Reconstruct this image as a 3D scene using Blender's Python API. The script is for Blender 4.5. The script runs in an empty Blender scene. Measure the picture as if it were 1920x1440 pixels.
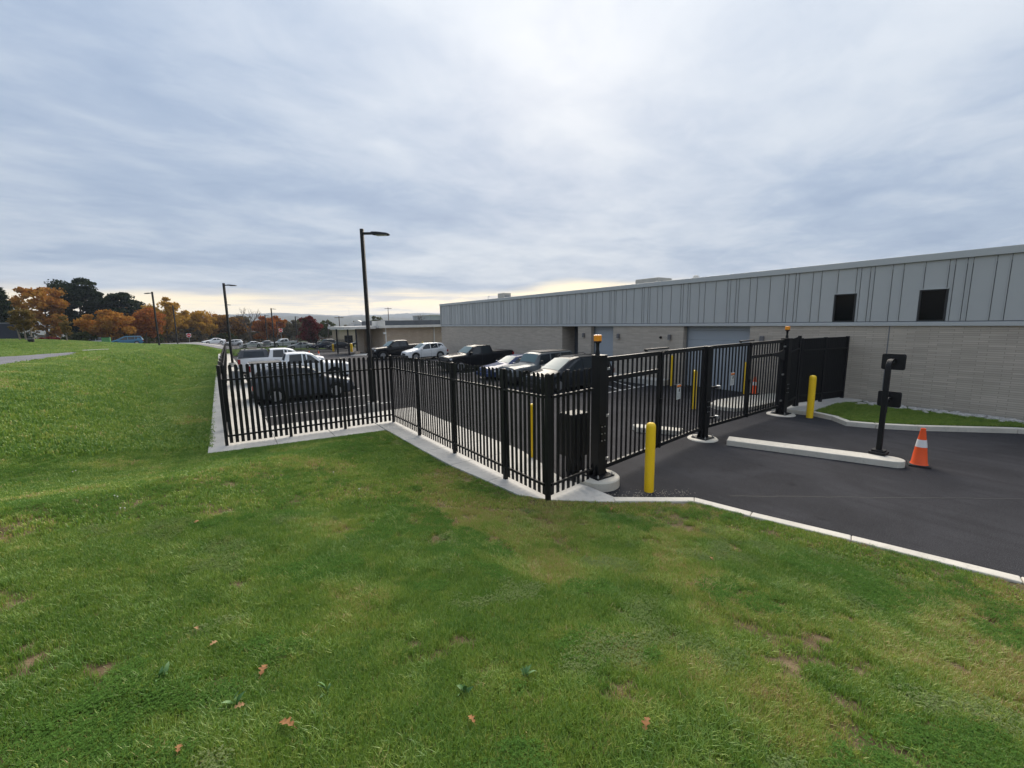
import bpy, math, random
import numpy as np
from mathutils import Vector, Matrix
random.seed(7); rng = np.random.default_rng(7)
R = math.radians
scene = bpy.context.scene
COL = scene.collection

# ------------------------------------------------------------------ camera, sky, sun, exposure
CZ = 3.5
yaw, pitch, roll = R(34.5), R(8.4), R(0.9)
fw = Vector((math.sin(yaw)*math.cos(pitch), math.cos(yaw)*math.cos(pitch), -math.sin(pitch)))
r0 = Vector((math.cos(yaw), -math.sin(yaw), 0)); u0 = r0.cross(fw)
rt = r0*math.cos(roll) - u0*math.sin(roll); up = u0*math.cos(roll) + r0*math.sin(roll)
cam_d = bpy.data.cameras.new('camera'); cam = bpy.data.objects.new('camera', cam_d); COL.objects.link(cam)
cam_d.sensor_fit = 'HORIZONTAL'; cam_d.sensor_width = 36; cam_d.lens = 36*786/1920
cam_d.clip_start = 0.05; cam_d.clip_end = 9000
m = Matrix((rt, up, -fw)).transposed().to_4x4(); m.translation = (0, 0, CZ); cam.matrix_world = m
scene.camera = cam

SUN_AZ, SUN_EL = R(41), R(33)      # from +Y towards +X, behind the cloud
sun_dir = Vector((math.sin(SUN_AZ)*math.cos(SUN_EL), math.cos(SUN_AZ)*math.cos(SUN_EL), math.sin(SUN_EL)))
sd = bpy.data.lights.new('sun', 'SUN'); sd.energy = 3.5; sd.angle = R(52); sd.color = (1, .90, .76)
so = bpy.data.objects.new('sun', sd); COL.objects.link(so)
so.rotation_euler = (-sun_dir).to_track_quat('-Z', 'Y').to_euler()

def nd(nt, typ, **kw):
    n = nt.nodes.new(typ)
    for k, v in kw.items():
        if k.startswith('_'): setattr(n, k[1:], v)
        else:
            s = n.inputs[int(k[1:])] if k[0] == 'i' and k[1:].isdigit() else n.inputs[k.replace('__', ' ')]
            if isinstance(v, bpy.types.NodeSocket): nt.links.new(v, s)
            else: s.default_value = v
    return n
def mth(nt, op, a, b=0.0, c=0.0, clamp=False):
    n = nt.nodes.new('ShaderNodeMath'); n.operation = op; n.use_clamp = clamp
    for i, v in enumerate((a, b, c)):
        if isinstance(v, bpy.types.NodeSocket): nt.links.new(v, n.inputs[i])
        else: n.inputs[i].default_value = v
    return n.outputs[0]
def mixc(nt, fac, a, b, blend='MIX'):
    n = nt.nodes.new('ShaderNodeMix'); n.data_type = 'RGBA'; n.blend_type = blend
    for s, v in ((n.inputs[0], fac), (n.inputs[6], a), (n.inputs[7], b)):
        if isinstance(v, bpy.types.NodeSocket): nt.links.new(v, s)
        elif isinstance(v, tuple): s.default_value = v if len(v) == 4 else v+(1,)
        else: s.default_value = v
    return n.outputs[2]
def ramp(nt, fac, stops, interp='LINEAR'):
    n = nt.nodes.new('ShaderNodeValToRGB'); nt.links.new(fac, n.inputs[0]); cr = n.color_ramp; cr.interpolation = interp
    while len(cr.elements) < len(stops): cr.elements.new(.5)
    for e, (p, c) in zip(cr.elements, stops):
        e.position = p; e.color = (c, c, c, 1) if not isinstance(c, tuple) else c+(1,)
    return n.outputs[0]
def sstep(nt, v, a, b):
    n = nt.nodes.new('ShaderNodeMapRange'); n.interpolation_type = 'SMOOTHSTEP'
    nt.links.new(v, n.inputs[0]); n.inputs[1].default_value = a; n.inputs[2].default_value = b
    return n.outputs[0]

world = bpy.data.worlds.new('World'); scene.world = world; world.use_nodes = True
nt = world.node_tree; nt.nodes.clear()
tc = nt.nodes.new('ShaderNodeTexCoord'); D = tc.outputs['Generated']
sky = nt.nodes.new('ShaderNodeTexSky'); sky.sky_type = 'NISHITA'; sky.sun_disc = False
sky.sun_elevation = SUN_EL; sky.sun_rotation = SUN_AZ; sky.altitude = 100; sky.air_density = 1.2; sky.dust_density = 2
sep = nd(nt, 'ShaderNodeSeparateXYZ', i0=D); dz = sep.outputs[2]
zc = mth(nt, 'ADD', mth(nt, 'MAXIMUM', dz, 0.0), 0.10)
px = mth(nt, 'DIVIDE', sep.outputs[0], zc); py = mth(nt, 'DIVIDE', sep.outputs[1], zc)
P0 = nd(nt, 'ShaderNodeCombineXYZ', i0=px, i1=py).outputs[0]
mp = nd(nt, 'ShaderNodeMapping', Vector=P0, Rotation=(0, 0, R(-38)), Location=(1.6, .1, 0), Scale=(.82, 1.0, 1)).outputs[0]
wrp = nd(nt, 'ShaderNodeTexNoise', Vector=mp, Scale=1.3, Detail=3.0).outputs['Color']
mpw = nd(nt, 'ShaderNodeVectorMath', _operation='ADD', i0=mp, i1=nd(nt, 'ShaderNodeVectorMath', _operation='SCALE', i0=wrp, Scale=.45).outputs[0]).outputs[0]
n1 = nd(nt, 'ShaderNodeTexNoise', Vector=mpw, Scale=1.15, Detail=10.0, Roughness=.55, Distortion=.15).outputs[0]
mp2 = nd(nt, 'ShaderNodeMapping', Vector=P0, Rotation=(0, 0, R(25)), Location=(2.1, 5.2, 0), Scale=(.8, .8, 1)).outputs[0]
n2 = nd(nt, 'ShaderNodeTexNoise', Vector=mp2, Scale=.50, Detail=4.0, Roughness=.5, Distortion=.2).outputs[0]
n3 = nd(nt, 'ShaderNodeTexNoise', Vector=mpw, Scale=5.5, Detail=6.0, Roughness=.6).outputs[0]
cl = mth(nt, 'ADD', mth(nt, 'MULTIPLY', n1, .50), mth(nt, 'ADD', mth(nt, 'MULTIPLY', n2, .36), mth(nt, 'MULTIPLY', n3, .14)))
sdv = nd(nt, 'ShaderNodeVectorMath', _operation='DOT_PRODUCT', i0=D, i1=tuple(sun_dir)).outputs['Value']
glow = mth(nt, 'POWER', mth(nt, 'MAXIMUM', sdv, 0.0), 6.0)
cl2 = mth(nt, 'ADD', mth(nt, 'ADD', mth(nt, 'MULTIPLY', mth(nt, 'SUBTRACT', cl, .5), 1.35), .475), mth(nt, 'MULTIPLY', glow, .05))
ccol = ramp(nt, cl2, [(.26, (.20, .258, .36)), (.40, (.265, .322, .415)), (.50, (.345, .392, .465)), (.60, (.42, .458, .51)), (.78, (.50, .525, .56))])
# overcast skies brighten steadily from the horizon to the zenith
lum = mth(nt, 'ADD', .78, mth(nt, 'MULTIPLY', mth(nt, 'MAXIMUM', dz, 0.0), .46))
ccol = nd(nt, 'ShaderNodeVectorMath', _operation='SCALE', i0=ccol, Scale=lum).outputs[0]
# thinner, warm cloud low over the horizon: long flat bars seen edge on
hv = nd(nt, 'ShaderNodeMapping', Vector=D, Scale=(2.2, 2.2, 30)).outputs[0]
hn = nd(nt, 'ShaderNodeTexNoise', Vector=hv, Scale=1.6, Detail=7.0, Roughness=.6, Distortion=.4).outputs[0]
hlow = nd(nt, 'ShaderNodeTexNoise', Vector=nd(nt, 'ShaderNodeMapping', Vector=D, Location=(.4, .1, 0), Scale=(1.5, 1.5, 5)).outputs[0], Scale=1.0, Detail=3.0).outputs[0]
el = mth(nt, 'ADD', dz, mth(nt, 'ADD', mth(nt, 'MULTIPLY', mth(nt, 'SUBTRACT', hn, .5), .035), mth(nt, 'MULTIPLY', mth(nt, 'SUBTRACT', hlow, .5), .17)))
band = mth(nt, 'SUBTRACT', 1.0, sstep(nt, el, .058, .088))
bars = sstep(nt, hn, .36, .56)
wcol = mixc(nt, bars, (.40, .385, .375), (.76, .63, .40))
wcol = mixc(nt, sstep(nt, dz, .0, .03), (.46, .415, .35), wcol)
ccol = mixc(nt, mth(nt, 'MULTIPLY', band, .95), ccol, wcol)
bg1 = nd(nt, 'ShaderNodeBackground', Color=sky.outputs[0], Strength=.09)
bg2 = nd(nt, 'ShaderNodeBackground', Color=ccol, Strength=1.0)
cover = .95
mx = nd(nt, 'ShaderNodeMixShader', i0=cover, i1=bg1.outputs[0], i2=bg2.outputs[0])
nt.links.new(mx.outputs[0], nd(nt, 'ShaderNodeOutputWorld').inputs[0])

vs = scene.view_settings; vs.view_transform = 'Standard'; vs.look = 'None'; vs.exposure = 0.78; vs.gamma = 1; vs.use_curve_mapping = False
scene.render.engine = 'CYCLES'
cy = scene.cycles; cy.use_denoising = True; cy.max_bounces = 6; cy.diffuse_bounces = 3; cy.glossy_bounces = 3
cy.transmission_bounces = 4; cy.transparent_max_bounces = 8; cy.volume_bounces = 0; cy.caustics_reflective = False; cy.caustics_refractive = False
cy.sample_clamp_indirect = 4

# ------------------------------------------------------------------ helpers
class MB:
    def __init__(s): s.v = []; s.f = []
    def add(s, vs_, fs):
        o = len(s.v); s.v += [tuple(map(float, p)) for p in vs_]; s.f += [tuple(i+o for i in f) for f in fs]; return s
    def box(s, x0, x1, y0, y1, z0, z1):
        return s.add([(x0,y0,z0),(x1,y0,z0),(x1,y1,z0),(x0,y1,z0),(x0,y0,z1),(x1,y0,z1),(x1,y1,z1),(x0,y1,z1)],
                     [(0,3,2,1),(4,5,6,7),(0,1,5,4),(1,2,6,5),(2,3,7,6),(3,0,4,7)])
    def cbox(s, cx, cy_, cz, sx, sy, sz): return s.box(cx-sx/2, cx+sx/2, cy_-sy/2, cy_+sy/2, cz-sz/2, cz+sz/2)
    def chbox(s, x0, x1, y0, y1, z0, z1, c):
        a = [(x0+c,y0),(x1-c,y0),(x1,y0+c),(x1,y1-c),(x1-c,y1),(x0+c,y1),(x0,y1-c),(x0,y0+c)]
        b = [(x0+c*1.7,y0+c),(x1-c*1.7,y0+c),(x1-c,y0+c*1.7),(x1-c,y1-c*1.7),(x1-c*1.7,y1-c),(x0+c*1.7,y1-c),(x0+c,y1-c*1.7),(x0+c,y0+c*1.7)]
        vs_ = [p+(z0,) for p in a]+[p+(z1-c,) for p in a]+[p+(z1,) for p in b]
        fs = [tuple(range(7,-1,-1)), tuple(range(16,24))]
        for k in (0, 8):
            for i in range(8): fs.append((k+i, k+(i+1)%8, k+8+(i+1)%8, k+8+i))
        return s.add(vs_, fs)
    def bar(s, a, b, w, h, upv=(0,0,1)):
        a = Vector(a); b = Vector(b); d = (b-a).normalized(); u = Vector(upv)
        sd_ = d.cross(u)
        if sd_.length < 1e-4: sd_ = d.cross(Vector((1,0,0)))
        sd_.normalize(); u = sd_.cross(d)
        q = [(-1,-1),(1,-1),(1,1),(-1,1)]
        vs_ = [a+sd_*(w/2*i)+u*(h/2*j) for i,j in q]+[b+sd_*(w/2*i)+u*(h/2*j) for i,j in q]
        return s.add(vs_, [(3,2,1,0),(4,5,6,7),(0,1,5,4),(1,2,6,5),(2,3,7,6),(3,0,4,7)])
    def tube(s, pts, rad, n=8, cap=True):
        pts = [Vector(p) for p in pts]
        if not hasattr(rad, '__len__'): rad = [rad]*len(pts)
        rings = []; ref = Vector((0.31,0.17,0.93))
        for i, p in enumerate(pts):
            d = (pts[min(i+1,len(pts)-1)]-pts[max(i-1,0)]).normalized()
            a = d.cross(ref)
            if a.length < .05: a = d.cross(Vector((1,0,0)))
            a.normalize(); b = d.cross(a)
            rings += [p+(a*math.cos(2*math.pi*k/n)+b*math.sin(2*math.pi*k/n))*rad[i] for k in range(n)]
        fs = [(i*n+k, i*n+(k+1)%n, (i+1)*n+(k+1)%n, (i+1)*n+k) for i in range(len(pts)-1) for k in range(n)]
        if cap: fs += [tuple(range(n-1,-1,-1)), tuple(range((len(pts)-1)*n, len(pts)*n))]
        return s.add(rings, fs)
    def lathe(s, prof, n=20, c=(0,0,0), axis='z'):
        vs_ = []
        for r_, z in prof:
            for k in range(n):
                a = 2*math.pi*k/n; p = (r_*math.cos(a), r_*math.sin(a), z)
                if axis == 'y': p = (p[0], p[2], p[1])
                if axis == 'x': p = (p[2], p[0], p[1])
                vs_.append((p[0]+c[0], p[1]+c[1], p[2]+c[2]))
        fs = [(i*n+k, i*n+(k+1)%n, (i+1)*n+(k+1)%n, (i+1)*n+k) for i in range(len(prof)-1) for k in range(n)]
        if prof[0][0] > 1e-5: fs.append(tuple(range(n-1,-1,-1)))
        if prof[-1][0] > 1e-5: fs.append(tuple(range((len(prof)-1)*n, len(prof)*n)))
        return s.add(vs_, fs)
    def prism(s, poly, z0, z1):
        """poly: list of (x,y) or (x,y,ztop), counter-clockwise"""
        n = len(poly); t = [(p[0],p[1],(p[2] if len(p) > 2 else z1)) for p in poly]
        return s.add([(p[0],p[1],z0) for p in poly]+t, [tuple(range(n-1,-1,-1)), tuple(range(n,2*n))]+[(i,(i+1)%n,n+(i+1)%n,n+i) for i in range(n)])
    def mesh(s, name, mat=None, smooth=None):
        me = bpy.data.meshes.new(name); me.from_pydata(s.v, [], s.f); me.update()
        if mat: me.materials.append(mat)
        if smooth is not None:
            for p in me.polygons: p.use_smooth = True
            me.set_sharp_from_angle(angle=R(smooth))
        return me
    def build(s, name, mat, parent=None, smooth=None, bevel=0, loc=None):
        return ob(name, s.mesh(name, mat, smooth), parent, loc, bevel)
def ob(name, data, parent=None, loc=None, bevel=0, rot=None):
    o = bpy.data.objects.new(name, data); COL.objects.link(o); o.parent = parent
    if loc is not None: o.location = loc
    if rot is not None: o.rotation_euler = rot
    if bevel:
        b = o.modifiers.new('bevel', 'BEVEL'); b.width = bevel; b.segments = 2; b.limit_method = 'ANGLE'
    return o
def tag(o, label=None, cat=None, group=None, kind=None):
    if label: o['label'] = label
    if cat: o['category'] = cat
    if group: o['group'] = group
    if kind: o['kind'] = kind
    return o
def thing(name, label, cat, loc=(0,0,0), rz=0, group=None):
    o = bpy.data.objects.new(name, None); COL.objects.link(o); o.empty_display_size = .2
    o.location = loc; o.rotation_euler = (0,0,rz); return tag(o, label, cat, group)
def struct_root(name): 
    return tag(bpy.data.objects.new(name, None), kind='structure') if False else _sr(name)
def _sr(name):
    o = bpy.data.objects.new(name, None); COL.objects.link(o); o['kind'] = 'structure'; return o
def copy_tree(o, parent=None):
    c = o.copy(); COL.objects.link(c); c.parent = parent
    for ch in list(o.children): copy_tree(ch, c)
    return c

# ------------------------------------------------------------------ materials
def M(name, col, rough=.6, metal=0.0, noise=0.0, nscale=6.0, col2=None, bump=0.0, bscale=40.0, coat=0.0, spec=.5, extra=None):
    mt = bpy.data.materials.new(name); mt.use_nodes = True; t = mt.node_tree; b = t.nodes['Principled BSDF']
    b.inputs['Roughness'].default_value = rough; b.inputs['Metallic'].default_value = metal
    b.inputs['Coat Weight'].default_value = coat; b.inputs['Coat Roughness'].default_value = .06; b.inputs['Specular IOR Level'].default_value = spec
    c = col+(1,)
    geo = nd(t, 'ShaderNodeNewGeometry').outputs['Position']
    b.inputs['Base Color'].default_value = c
    if noise or col2:
        n = nd(t, 'ShaderNodeTexNoise', Vector=geo, Scale=nscale, Detail=7.0, Roughness=.62).outputs[0]
        c2 = col2 or tuple(x*.55 for x in col)
        f = mth(t, 'MULTIPLY', sstep(t, n, .32, .68), noise if noise else 1.0)
        t.links.new(mixc(t, f, col, c2), b.inputs['Base Color'])
    if bump:
        n = nd(t, 'ShaderNodeTexNoise', Vector=geo, Scale=bscale, Detail=5.0, Roughness=.6).outputs[0]
        bp = nd(t, 'ShaderNodeBump', Strength=bump, Distance=.02, Height=n); t.links.new(bp.outputs[0], b.inputs['Normal'])
    if extra: extra(t, b, geo)
    return mt
BLACK = M('black_coat', (.006,.0063,.0075), .5, noise=.6, nscale=3, col2=(.010,.0105,.012), bump=.05, bscale=180, spec=.28)
BLACK2 = M('black_matte', (.009,.0095,.0115), .55, noise=.5, nscale=5, col2=(.014,.0145,.017), spec=.3)
RUBBER = M('rubber', (.012,.012,.012), .8, noise=.5, nscale=12, col2=(.03,.03,.03))
YELLOW = M('bollard_yellow', (.93,.60,.010), .42, noise=.35, nscale=3.5, col2=(.84,.52,.010), bump=.06, bscale=25)
def conc_x(t, b, g):
    n1_ = nd(t, 'ShaderNodeTexNoise', Vector=g, Scale=1.1, Detail=8.0, Roughness=.65).outputs[0]
    n2_ = nd(t, 'ShaderNodeTexNoise', Vector=g, Scale=70.0, Detail=3.0).outputs[0]
    n3_ = nd(t, 'ShaderNodeTexNoise', Vector=g, Scale=9.0, Detail=6.0, Roughness=.7).outputs[0]
    base = b.inputs['Base Color'].default_value[:3]
    c = mixc(t, sstep(t, n1_, .3, .7), tuple(base), tuple(x*.82 for x in base))
    c = mixc(t, mth(t, 'MULTIPLY', sstep(t, n3_, .5, .75), .7), c, tuple(x*.62 for x in base))
    c = mixc(t, mth(t, 'MULTIPLY', sstep(t, n2_, .55, .75), .25), c, tuple(x*.6 for x in base))
    t.links.new(c, b.inputs['Base Color'])
    t.links.new(nd(t, 'ShaderNodeBump', Strength=.25, Distance=.01, Height=n2_).outputs[0], b.inputs['Normal'])
CONC = M('concrete', (.53,.51,.47), .85, extra=conc_x)
CURB = M('kerb_concrete', (.64,.60,.52), .85, extra=conc_x)
def asph_x(scale_light):
    def f(t, b, g):
        a = nd(t, 'ShaderNodeTexNoise', Vector=g, Scale=75.0, Detail=3.0, Roughness=.7).outputs[0]
        bb = nd(t, 'ShaderNodeTexNoise', Vector=g, Scale=.55, Detail=7.0, Roughness=.6, Distortion=.6).outputs[0]
        st = nd(t, 'ShaderNodeTexNoise', Vector=nd(t, 'ShaderNodeMapping', Vector=g, Rotation=(0,0,R(20)), Scale=(3.0,.22,1)).outputs[0], Scale=1.2, Detail=4.0).outputs[0]
        vo = nd(t, 'ShaderNodeTexVoronoi', Vector=g, Scale=120.0).outputs['Distance']
        base = b.inputs['Base Color'].default_value[:3]
        c = mixc(t, sstep(t, bb, .3, .72), tuple(x*.68 for x in base), tuple(x*1.3 for x in base))
        c = mixc(t, mth(t, 'MULTIPLY', sstep(t, st, .45, .7), .5), c, tuple(x*.6 for x in base))
        c = mixc(t, sstep(t, a, .46, .76), c, tuple(x*2.9 for x in base))
        o1 = nd(t, 'ShaderNodeTexNoise', Vector=g, Scale=1.7, Detail=5.0, Roughness=.6).outputs[0]
        c = mixc(t, mth(t, 'MULTIPLY', sstep(t, o1, .62, .74), .55), c, tuple(x*.45 for x in base))
        o2 = nd(t, 'ShaderNodeTexNoise', Vector=g, Scale=14.0, Detail=4.0, Roughness=.7).outputs[0]
        c = mixc(t, mth(t, 'MULTIPLY', sstep(t, o2, .5, .75), .45), c, tuple(x*1.7 for x in base))
        t.links.new(c, b.inputs['Base Color'])
        t.links.new(nd(t, 'ShaderNodeBump', Strength=.55, Distance=.012, Height=vo).outputs[0], b.inputs['Normal'])
    return f
ASPH = M('asphalt', (.033,.0328,.0365), .92, spec=.12, extra=asph_x(1))
PATHM = M('path_asphalt', (.105,.105,.118), .9, extra=asph_x(1))
PAINT = M('white_paint', (.72,.72,.70), .7, noise=.6, nscale=9, col2=(.5,.5,.49))
STEEL = M('galvanised', (.5,.51,.52), .4, metal=.8, noise=.5, nscale=20)
PANEL = M('metal_panel', (.44,.455,.455), .48, noise=.5, nscale=.7, col2=(.40,.415,.42), bump=.03, bscale=3)
PANEL_D = M('panel_backing', (.16,.175,.19), .7)
TRIM = M('metal_trim', (.46,.48,.485), .42, noise=.3, nscale=1.2, col2=(.42,.44,.445))
DOORM = M('overhead_door_paint', (.34,.38,.42), .5, noise=.3, nscale=1, col2=(.31,.35,.39))
DARKD = M('dark_door', (.03,.033,.04), .5)
GLASSD = M('window_glass', (.004,.005,.006), .08, spec=.10)
FRAMEM = M('window_frame_dark', (.02,.022,.025), .4)
def brick_x(scale_, c1, c2, mort, bw, bh):
    def f(t, b, g):
        s_ = nd(t, 'ShaderNodeSeparateXYZ', i0=g)
        uv = nd(t, 'ShaderNodeCombineXYZ', i0=mth(t, 'ADD', s_.outputs[0], s_.outputs[1]), i1=s_.outputs[2]).outputs[0]
        br = nd(t, 'ShaderNodeTexBrick', Vector=uv, Color1=c1+(1,), Color2=c2+(1,), Mortar=mort+(1,), Scale=1.0, **{'Mortar__Size': .006, 'Mortar__Smooth': .1, 'Bias': .0, 'Brick__Width': bw, 'Row__Height': bh})
        br.offset = .37; br.offset_frequency = 2
        br2 = nd(t, 'ShaderNodeTexBrick', Vector=nd(t, 'ShaderNodeMapping', Vector=uv, Location=(.0,0,0)).outputs[0], Color1=(0,0,0,1), Color2=(1,1,1,1), Mortar=(.3,.3,.3,1), Scale=1.0, **{'Mortar__Size': .0, 'Bias': -.15, 'Brick__Width': bw, 'Row__Height': bh})
        br2.offset = .37
        n_ = nd(t, 'ShaderNodeTexNoise', Vector=g, Scale=1.3, Detail=5.0).outputs[0]
        c = mixc(t, mth(t, 'MULTIPLY', ramp(t, br2.outputs[0], [(.70,0.0),(.92,1.0)]), .5), br.outputs[0], tuple(min(1,x*1.45) for x in c1))
        c = mixc(t, mth(t, 'MULTIPLY', sstep(t, n_, .35, .7), .22), c, tuple(x*.6 for x in c1))
        t.links.new(c, b.inputs['Base Color'])
        n2_ = nd(t, 'ShaderNodeTexNoise', Vector=g, Scale=60.0, Detail=3.0).outputs[0]
        h = mth(t, 'ADD', mth(t, 'MULTIPLY', br.outputs['Fac'], -1.0), mth(t, 'MULTIPLY', n2_, .3))
        t.links.new(nd(t, 'ShaderNodeBump', Strength=.6, Distance=.012, Height=h).outputs[0], b.inputs['Normal'])
    return f
BRICK = M('long_grey_brick', (.3,.3,.3), .9, extra=brick_x(1, (.51,.455,.385), (.40,.355,.30), (.31,.275,.235), .60, .072))
BRICK_T = M('tan_brick', (.3,.3,.3), .9, extra=brick_x(1, (.42,.34,.26), (.36,.29,.22), (.38,.33,.28), .30, .085))
ORANGE = M('cone_orange', (.90,.10,.012), .5, noise=.4, nscale=6, col2=(.78,.085,.012))
REFL = M('reflective_band', (.78,.77,.76), .4, noise=.3, nscale=10, col2=(.62,.6,.6))
AMBER = M('amber_lens', (.95,.36,.02), .25, noise=.5, nscale=30, col2=(.85,.25,.015), coat=.6)
WHITEP = M('white_plate', (.72,.74,.73), .5)
SIGNO = M('sign_orange', (.8,.2,.02), .5)
SIGNR = M('sign_red', (.6,.02,.02), .5)
BARK = M('bark', (.10,.075,.055), .95, noise=.8, nscale=9, col2=(.05,.038,.028), bump=.6, bscale=20)
BARK_L = M('bark_pale', (.24,.20,.17), .95, noise=.8, nscale=12, col2=(.13,.11,.09), bump=.5, bscale=20)
ROOFW = M('roof_white', (.62,.61,.58), .7, noise=.4, nscale=1)
GREYB = M('far_wall_grey', (.36,.39,.42), .8, noise=.3, nscale=.4)
DARKROOF = M('dark_fascia', (.075,.085,.10), .6, noise=.4, nscale=.8)
HVAC = M('rooftop_unit_grey', (.30,.305,.29), .6, noise=.4, nscale=2)
SCREEN = M('windscreen_mesh', (.03,.037,.05), .9, noise=.5, nscale=4)

# ------------------------------------------------------------------ terrain
def lerp(a, b, t): return a+(b-a)*t
def ss(t): t = np.clip(t, 0, 1); return t*t*(3-2*t)
def Pf(x, y):
    w_ = np.interp(y, [-40,0,10,30,55,75,110,160,300,600,1000,1500,2600,4000], [2.05,2.05,1.95,1.75,1.35,.7,.1,-1,-6,-18,-30,-32,-20,-20])
    e_ = np.interp(y, [-40,0,50,85,110,160,300,600,1000,1500,2600,4000], [0,0,-.3,-1.45,-1.6,-1.8,-6.5,-18,-30,-32,-20,-20])
    k = ss((x+5)/8)*ss((np.asarray(y, float)-62)/22)
    k = np.maximum(k, ss((np.asarray(x, float)-18)/20))
    return lerp(w_, e_, k)+1.7*np.exp(-(((x+24)/13)**2+((y-80)/16)**2))
def lotz(y): return np.interp(y, [-40,7,14,45,85,120], [0,0,-.15,-.15,-1.4,-1.55])
EDGE = np.array([(-.65,82,-1.35),(-.6,45,-.03),(-.6,24,-.03),(-.63,14.24,-.02),(4.27,13.68,-.02),(4.30,9.2,.04),(4.55,6.5,.10),(4.9,5.85,.12),(5.8,5.08,.12),
                 (6.98,4.2,.125),(7.2,3.3,.125),(7.6,2.0,.125),(8.06,.36,.125),(8.75,-3,.125),(11,-12,.125),(16,-30,.125),(20,-60,.125)], float)
POLY = np.vstack([EDGE[:,:2], [(70,-60),(70,82)]])
def vnoise(x, y, sc, seed=0):
    x = np.asarray(x, float)*sc+seed*17.3; y = np.asarray(y, float)*sc+seed*9.7
    xi = np.floor(x).astype(int); yi = np.floor(y).astype(int); fx = ss(x-xi); fy = ss(y-yi)
    def h(a, b):
        n = (a*374761393+b*668265263+seed*144665) & 0x7fffffff
        n = ((n ^ (n >> 13))*1274126177) & 0x7fffffff
        return ((n ^ (n >> 16)) & 0xffff)/65535.0
    return lerp(lerp(h(xi,yi), h(xi+1,yi), fx), lerp(h(xi,yi+1), h(xi+1,yi+1), fx), fy)
def fbm(x, y, sc, seed=0, o=4):
    s_ = 0; a = .5
    for i in range(o): s_ = s_+a*vnoise(x, y, sc*2**i, seed+i); a *= .5
    return s_/(1-.5**o)
def edge_info(x, y):
    d2 = np.full(x.shape, 1e18); ze = np.zeros(x.shape)
    for (ax, ay, az), (bx, by, bz) in zip(EDGE[:-1], EDGE[1:]):
        dx, dy = bx-ax, by-ay; t = np.clip(((x-ax)*dx+(y-ay)*dy)/(dx*dx+dy*dy), 0, 1)
        q = (x-ax-t*dx)**2+(y-ay-t*dy)**2; mm = q < d2
        d2 = np.where(mm, q, d2); ze = np.where(mm, az+t*(bz-az), ze)
    ins = np.zeros(x.shape, bool); n = len(POLY)
    for i in range(n):
        x1, y1 = POLY[i]; x2, y2 = POLY[(i+1)%n]
        c = ((y1 > y) != (y2 > y)) & (x < (x2-x1)*(y-y1)/((y2-y1) if y2 != y1 else 1e-9)+x1)
        ins ^= c
    return np.sqrt(d2), ze, ins
def ground_z(x, y):
    x = np.asarray(x, float); y = np.asarray(y, float)
    d, ze, ins = edge_info(x, y)
    Dm = np.interp(y, [-10, 12, 20, 40, 80], [11, 11, 7.5, 6.5, 5.5])
    t = np.clip(d/Dm, 0, 1); s_ = .45*t+.55*ss(t)
    z = lerp(ze-.012, Pf(x, y), s_)
    z = z-.38*np.exp(-((d-2.3)/1.3)**2)*ss((y-15)/8)*ss((70-y)/20)*(x < 0)
    z = z+(fbm(x, y, .55, 3)-.5)*.10*ss(d/2.0)*(np.abs(y) < 60)+(fbm(x, y, 2.2, 5)-.5)*.035*ss(d/.8)*(np.abs(y) < 40)
    zi = np.where(d < .10, ze-.03, np.minimum(lotz(y)-.35, ze-.4))
    return np.where(ins, zi, z)
def axis(parts):
    a = []
    for s_, e_, st in parts: a += list(np.arange(s_, e_, st))
    return np.array(a)
gxs = axis([(-4200,-900,300),(-900,-240,40),(-240,-60,8),(-60,-14,1.2),(-14,-6,.3),(-6,9.6,.13),(9.6,16,.5),(16,60,4),(60,300,15),(300,900,50),(900,4500,300)])
gys = axis([(-300,-60,30),(-60,-8,3),(-8,-3,.4),(-3,15,.13),(15,26,.3),(26,60,.8),(60,130,1.5),(130,300,6),(300,1000,25),(1000,4300,150)])
GX, GY = np.meshgrid(gxs, gys); GZ = ground_z(GX.ravel(), GY.ravel())
nx, ny = len(gxs), len(gys)
gm = bpy.data.meshes.new('lawn')
ii = (np.arange(ny-1)[:,None]*nx+np.arange(nx-1)[None,:]).ravel()
gm.from_pydata(np.column_stack([GX.ravel(), GY.ravel(), GZ]).tolist(), [], np.column_stack([ii, ii+1, ii+nx+1, ii+nx]).tolist())
for p in gm.polygons: p.use_smooth = True
def lawn_x(t, b, g):
    a = nd(t, 'ShaderNodeTexNoise', Vector=g, Scale=.35, Detail=6.0, Roughness=.6).outputs[0]
    c_ = nd(t, 'ShaderNodeTexNoise', Vector=g, Scale=5.0, Detail=7.0, Roughness=.7).outputs[0]
    e_ = nd(t, 'ShaderNodeTexNoise', Vector=g, Scale=45.0, Detail=4.0, Roughness=.7).outputs[0]
    col = mixc(t, sstep(t, a, .3, .7), (.068,.128,.020), (.11,.155,.030))
    col = mixc(t, mth(t, 'MULTIPLY', sstep(t, c_, .5, .8), .5), col, (.13,.14,.045))
    col = mixc(t, mth(t, 'MULTIPLY', sstep(t, e_, .35, .7), .55), col, (.035,.068,.012))
    dist = nd(t, 'ShaderNodeVectorMath', _operation='LENGTH', i0=g).outputs['Value']
    soil = mixc(t, sstep(t, c_, .35, .7), (.105,.075,.045), (.22,.165,.10))
    col = mixc(t, sstep(t, dist, 5.0, 16.0), soil, col)                 # bare soil and thatch between the blades close by
    far = mixc(t, sstep(t, a, .3, .7), (.05,.06,.03), (.09,.075,.04))
    col = mixc(t, sstep(t, dist, 130.0, 260.0), col, far)
    t.links.new(col, b.inputs['Base Color'])
    t.links.new(nd(t, 'ShaderNodeBump', Strength=.7, Distance=.05, Height=e_).outputs[0], b.inputs['Normal'])
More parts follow.
